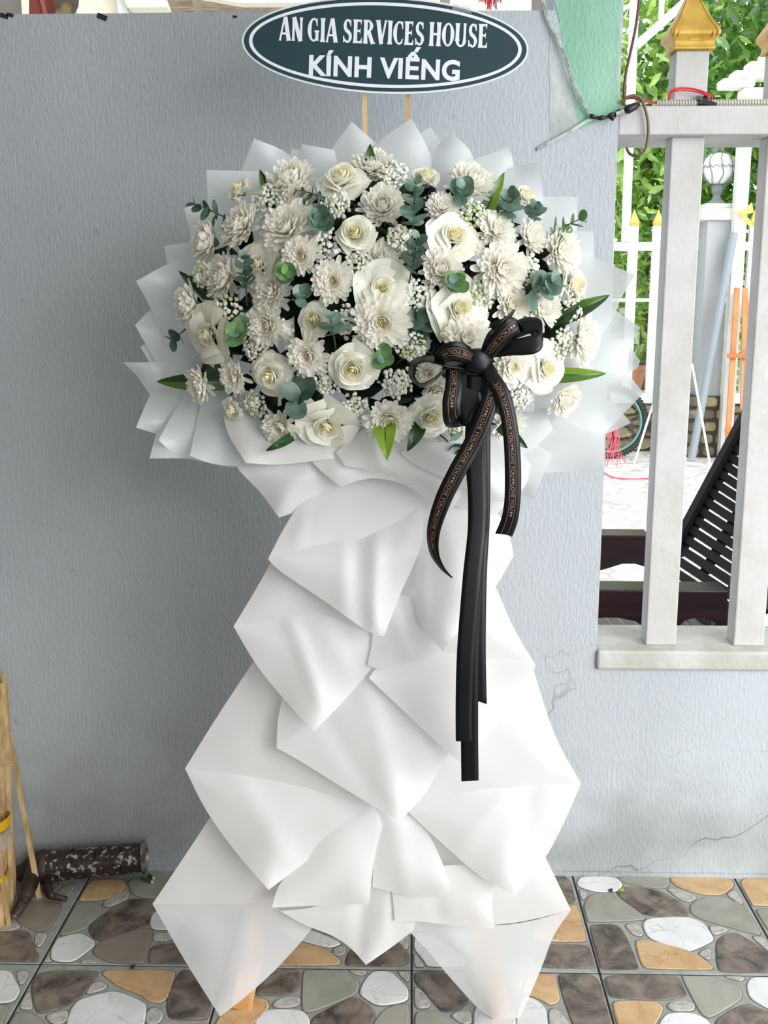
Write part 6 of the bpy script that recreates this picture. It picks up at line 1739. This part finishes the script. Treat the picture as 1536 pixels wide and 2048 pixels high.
# first line: condensed capitals with flared stroke ends, drawn stroke by stroke
def stroke(b, P_, w0, w1=None, wm=None, flare=(1, 1)):
    P_ = [Vector((p[0], p[1])) for p in P_]; n = len(P_); w1 = w0 if w1 is None else w1; vs = []
    for i, p in enumerate(P_):
        a = P_[max(0, i - 1)]; c = P_[min(n - 1, i + 1)]; d = (c - a).normalized(); nn = Vector((-d.y, d.x)); u = i / (n - 1)
        w_ = w0 + (w1 - w0) * u
        if wm is not None: w_ = w0 * (1 - u) ** 2 + 2 * wm * u * (1 - u) + w1 * u * u
        vs += [(p.x + nn.x * w_ / 2, p.y + nn.y * w_ / 2), (p.x - nn.x * w_ / 2, p.y - nn.y * w_ / 2)]
    b += [(vs, [(2 * i, 2 * i + 1, 2 * i + 3, 2 * i + 2) for i in range(n - 1)])]
def vert(b, x, y0=0, y1=1, w_=.20):      # stem with flared ends
    P_ = [(x, y0 + (y1 - y0) * i / 10) for i in range(11)]; n = 11; vs = []
    for i, p in enumerate(P_):
        u = abs(i / 10 * 2 - 1); ww = w_ * (1 + .42 * u ** 6)
        vs += [(p[0] - ww / 2, p[1]), (p[0] + ww / 2, p[1])]
    b.append((vs, [(2 * i, 2 * i + 1, 2 * i + 3, 2 * i + 2) for i in range(10)]))
def arc(cx, cy, rx, ry, a0, a1, n=18): return [(cx + rx * math.cos(R(a0 + (a1 - a0) * i / n)), cy + ry * math.sin(R(a0 + (a1 - a0) * i / n))) for i in range(n + 1)]
def bowl(b, cx, cy, rx, ry, a0, a1, thick, thin_, n=22):
    "arc with stress: thick at the sides, thin at top and bottom"
    vs = []
    for i in range(n + 1):
        a = R(a0 + (a1 - a0) * i / n); w_ = thin_ + (thick - thin_) * abs(math.cos(a)) ** 1.2
        ca, sa = math.cos(a), math.sin(a)
        vs += [(cx + (rx + w_ / 2) * ca, cy + (ry + thin_ / 2 + 0 * w_) * sa), (cx + (rx - w_ / 2) * ca, cy + (ry - thin_ / 2 - (w_ - thin_) * .15) * sa)]
    b.append((vs, [(2 * i, 2 * i + 1, 2 * i + 3, 2 * i + 2) for i in range(n)]))
def serif_wedge(b, pts): b.append((pts, [tuple(range(len(pts)))]))
def glyph(ch):
    b = []
    if ch == 'A': stroke(b, [(.06, 0), (.30, 1)], .10); stroke(b, [(.34, 1), (.56, 0)], .22); stroke(b, [(.14, .30), (.46, .30)], .09); serif_wedge(b, [(-.03, 0), (.17, 0), (.10, .06), (.04, .06)]); serif_wedge(b, [(.41, 0), (.70, 0), (.64, .07), (.46, .07)]); return b, .66
    if ch == 'N': vert(b, .10, w_=.13); stroke(b, [(.12, 1), (.50, 0)], .22); vert(b, .53, w_=.13); return b, .63
    if ch == 'H': vert(b, .13); vert(b, .53); stroke(b, [(.13, .5), (.53, .5)], .10); return b, .66
    if ch == 'I': vert(b, .13); return b, .26
    if ch == 'E': vert(b, .13); 
    if ch == 'E':
        stroke(b, [(.13, .95), (.44, .95)], .09); stroke(b, [(.13, .52), (.38, .52)], .09); stroke(b, [(.13, .05), (.46, .05)], .09)
        serif_wedge(b, [(.38, .92), (.45, .76), (.47, 1.0), (.38, 1)]); serif_wedge(b, [(.34, .50), (.41, .38), (.41, .66), (.34, .54)]); serif_wedge(b, [(.38, 0), (.50, 0), (.50, .26), (.40, .09)]); return b, .52
    if ch == 'R': vert(b, .13); bowl(b, .24, .74, .20, .22, -90, 90, .20, .08); stroke(b, [(.13, .96), (.25, .96)], .08); stroke(b, [(.13, .50), (.28, .50)], .08); stroke(b, [(.30, .50), (.54, .0)], .20); serif_wedge(b, [(.44, 0), (.70, 0), (.64, .07), (.5, .12)]); return b, .64
    if ch == 'V': stroke(b, [(.12, 1), (.33, 0)], .22); stroke(b, [(.33, 0), (.55, 1)], .10); serif_wedge(b, [(-.03, 1), (.26, 1), (.21, .93), (.03, .93)]); serif_wedge(b, [(.47, 1), (.66, 1), (.60, .94), (.52, .94)]); return b, .62
    if ch == 'U': vert(b, .13, .25, 1); vert(b, .53, .25, 1, .13); bowl(b, .33, .27, .20, .23, 180, 360, .18, .09); return b, .66
    if ch == 'O': bowl(b, .34, .5, .24, .46, 0, 360, .21, .08, 40); return b, .68
    if ch in 'CG':
        bowl(b, .34, .5, .24, .46, 58, 302, .21, .08, 30); serif_wedge(b, [(.44, .90), (.50, .66), (.55, .66), (.53, 1.0), (.46, .94)])
        if ch == 'C': serif_wedge(b, [(.44, .10), (.50, .26), (.55, .26), (.52, .06)]); return b, .58
        vert(b, .52, .04, .48, .17); stroke(b, [(.38, .44), (.64, .44)], .08); return b, .66
    if ch == 'S':
        bowl(b, .28, .73, .15, .23, 40, 200, .17, .09); bowl(b, .28, .27, .16, .23, 220, 380, .17, .09); stroke(b, [(.125, .66), (.20, .54), (.34, .45), (.445, .33)], .17, .17)
        serif_wedge(b, [(.37, .90), (.43, .70), (.48, .70), (.46, 1.0)]); serif_wedge(b, [(.05, 0), (.03, .30), (.08, .30), (.16, .10)]); return b, .54
    return b, .32
line = 'AN GIA SERVICES HOUSE'; cur = 0; gl = []
for ch in line:
    if ch == ' ': cur += .22; continue
    g_, w_ = glyph(ch); gl.append((g_, cur)); cur += w_ + .05
sx = 417.0 / (cur - .05)
b = MB()
for g_, x_ in gl:
    for i_, (vs, fs) in enumerate(g_):
        V3 = [(((x_ + v[0]) * sx - 213) * kS, -.0011 - .00004 * i_, (2 + v[1] * 45) * kS) for v in vs]
        F3 = []
        for f in fs:
            if len(f) == 4 or True:
                ar = sum(V3[f[k]][0] * V3[f[(k + 1) % len(f)]][2] - V3[f[(k + 1) % len(f)]][0] * V3[f[k]][2] for k in range(len(f)))
                F3.append(tuple(f) if ar > 0 else tuple(reversed(f)))
        b.add(V3, F3)
o = b.build('lettering', M['sign_white'], t); o['label'] = 'white condensed capitals reading AN GIA SERVICES HOUSE'
# clear tape fixing strips at the upper right
b = MB(); b.add([(135 * kS, -.0015, 92 * kS - .006), (165 * kS, -.0015, 84 * kS - .004), (170 * kS, -.0015, 70 * kS - .004), (130 * kS, -.0015, 80 * kS - .008)], [(0, 1, 2, 3)]); b.build('clear_tape', M['film'], t)
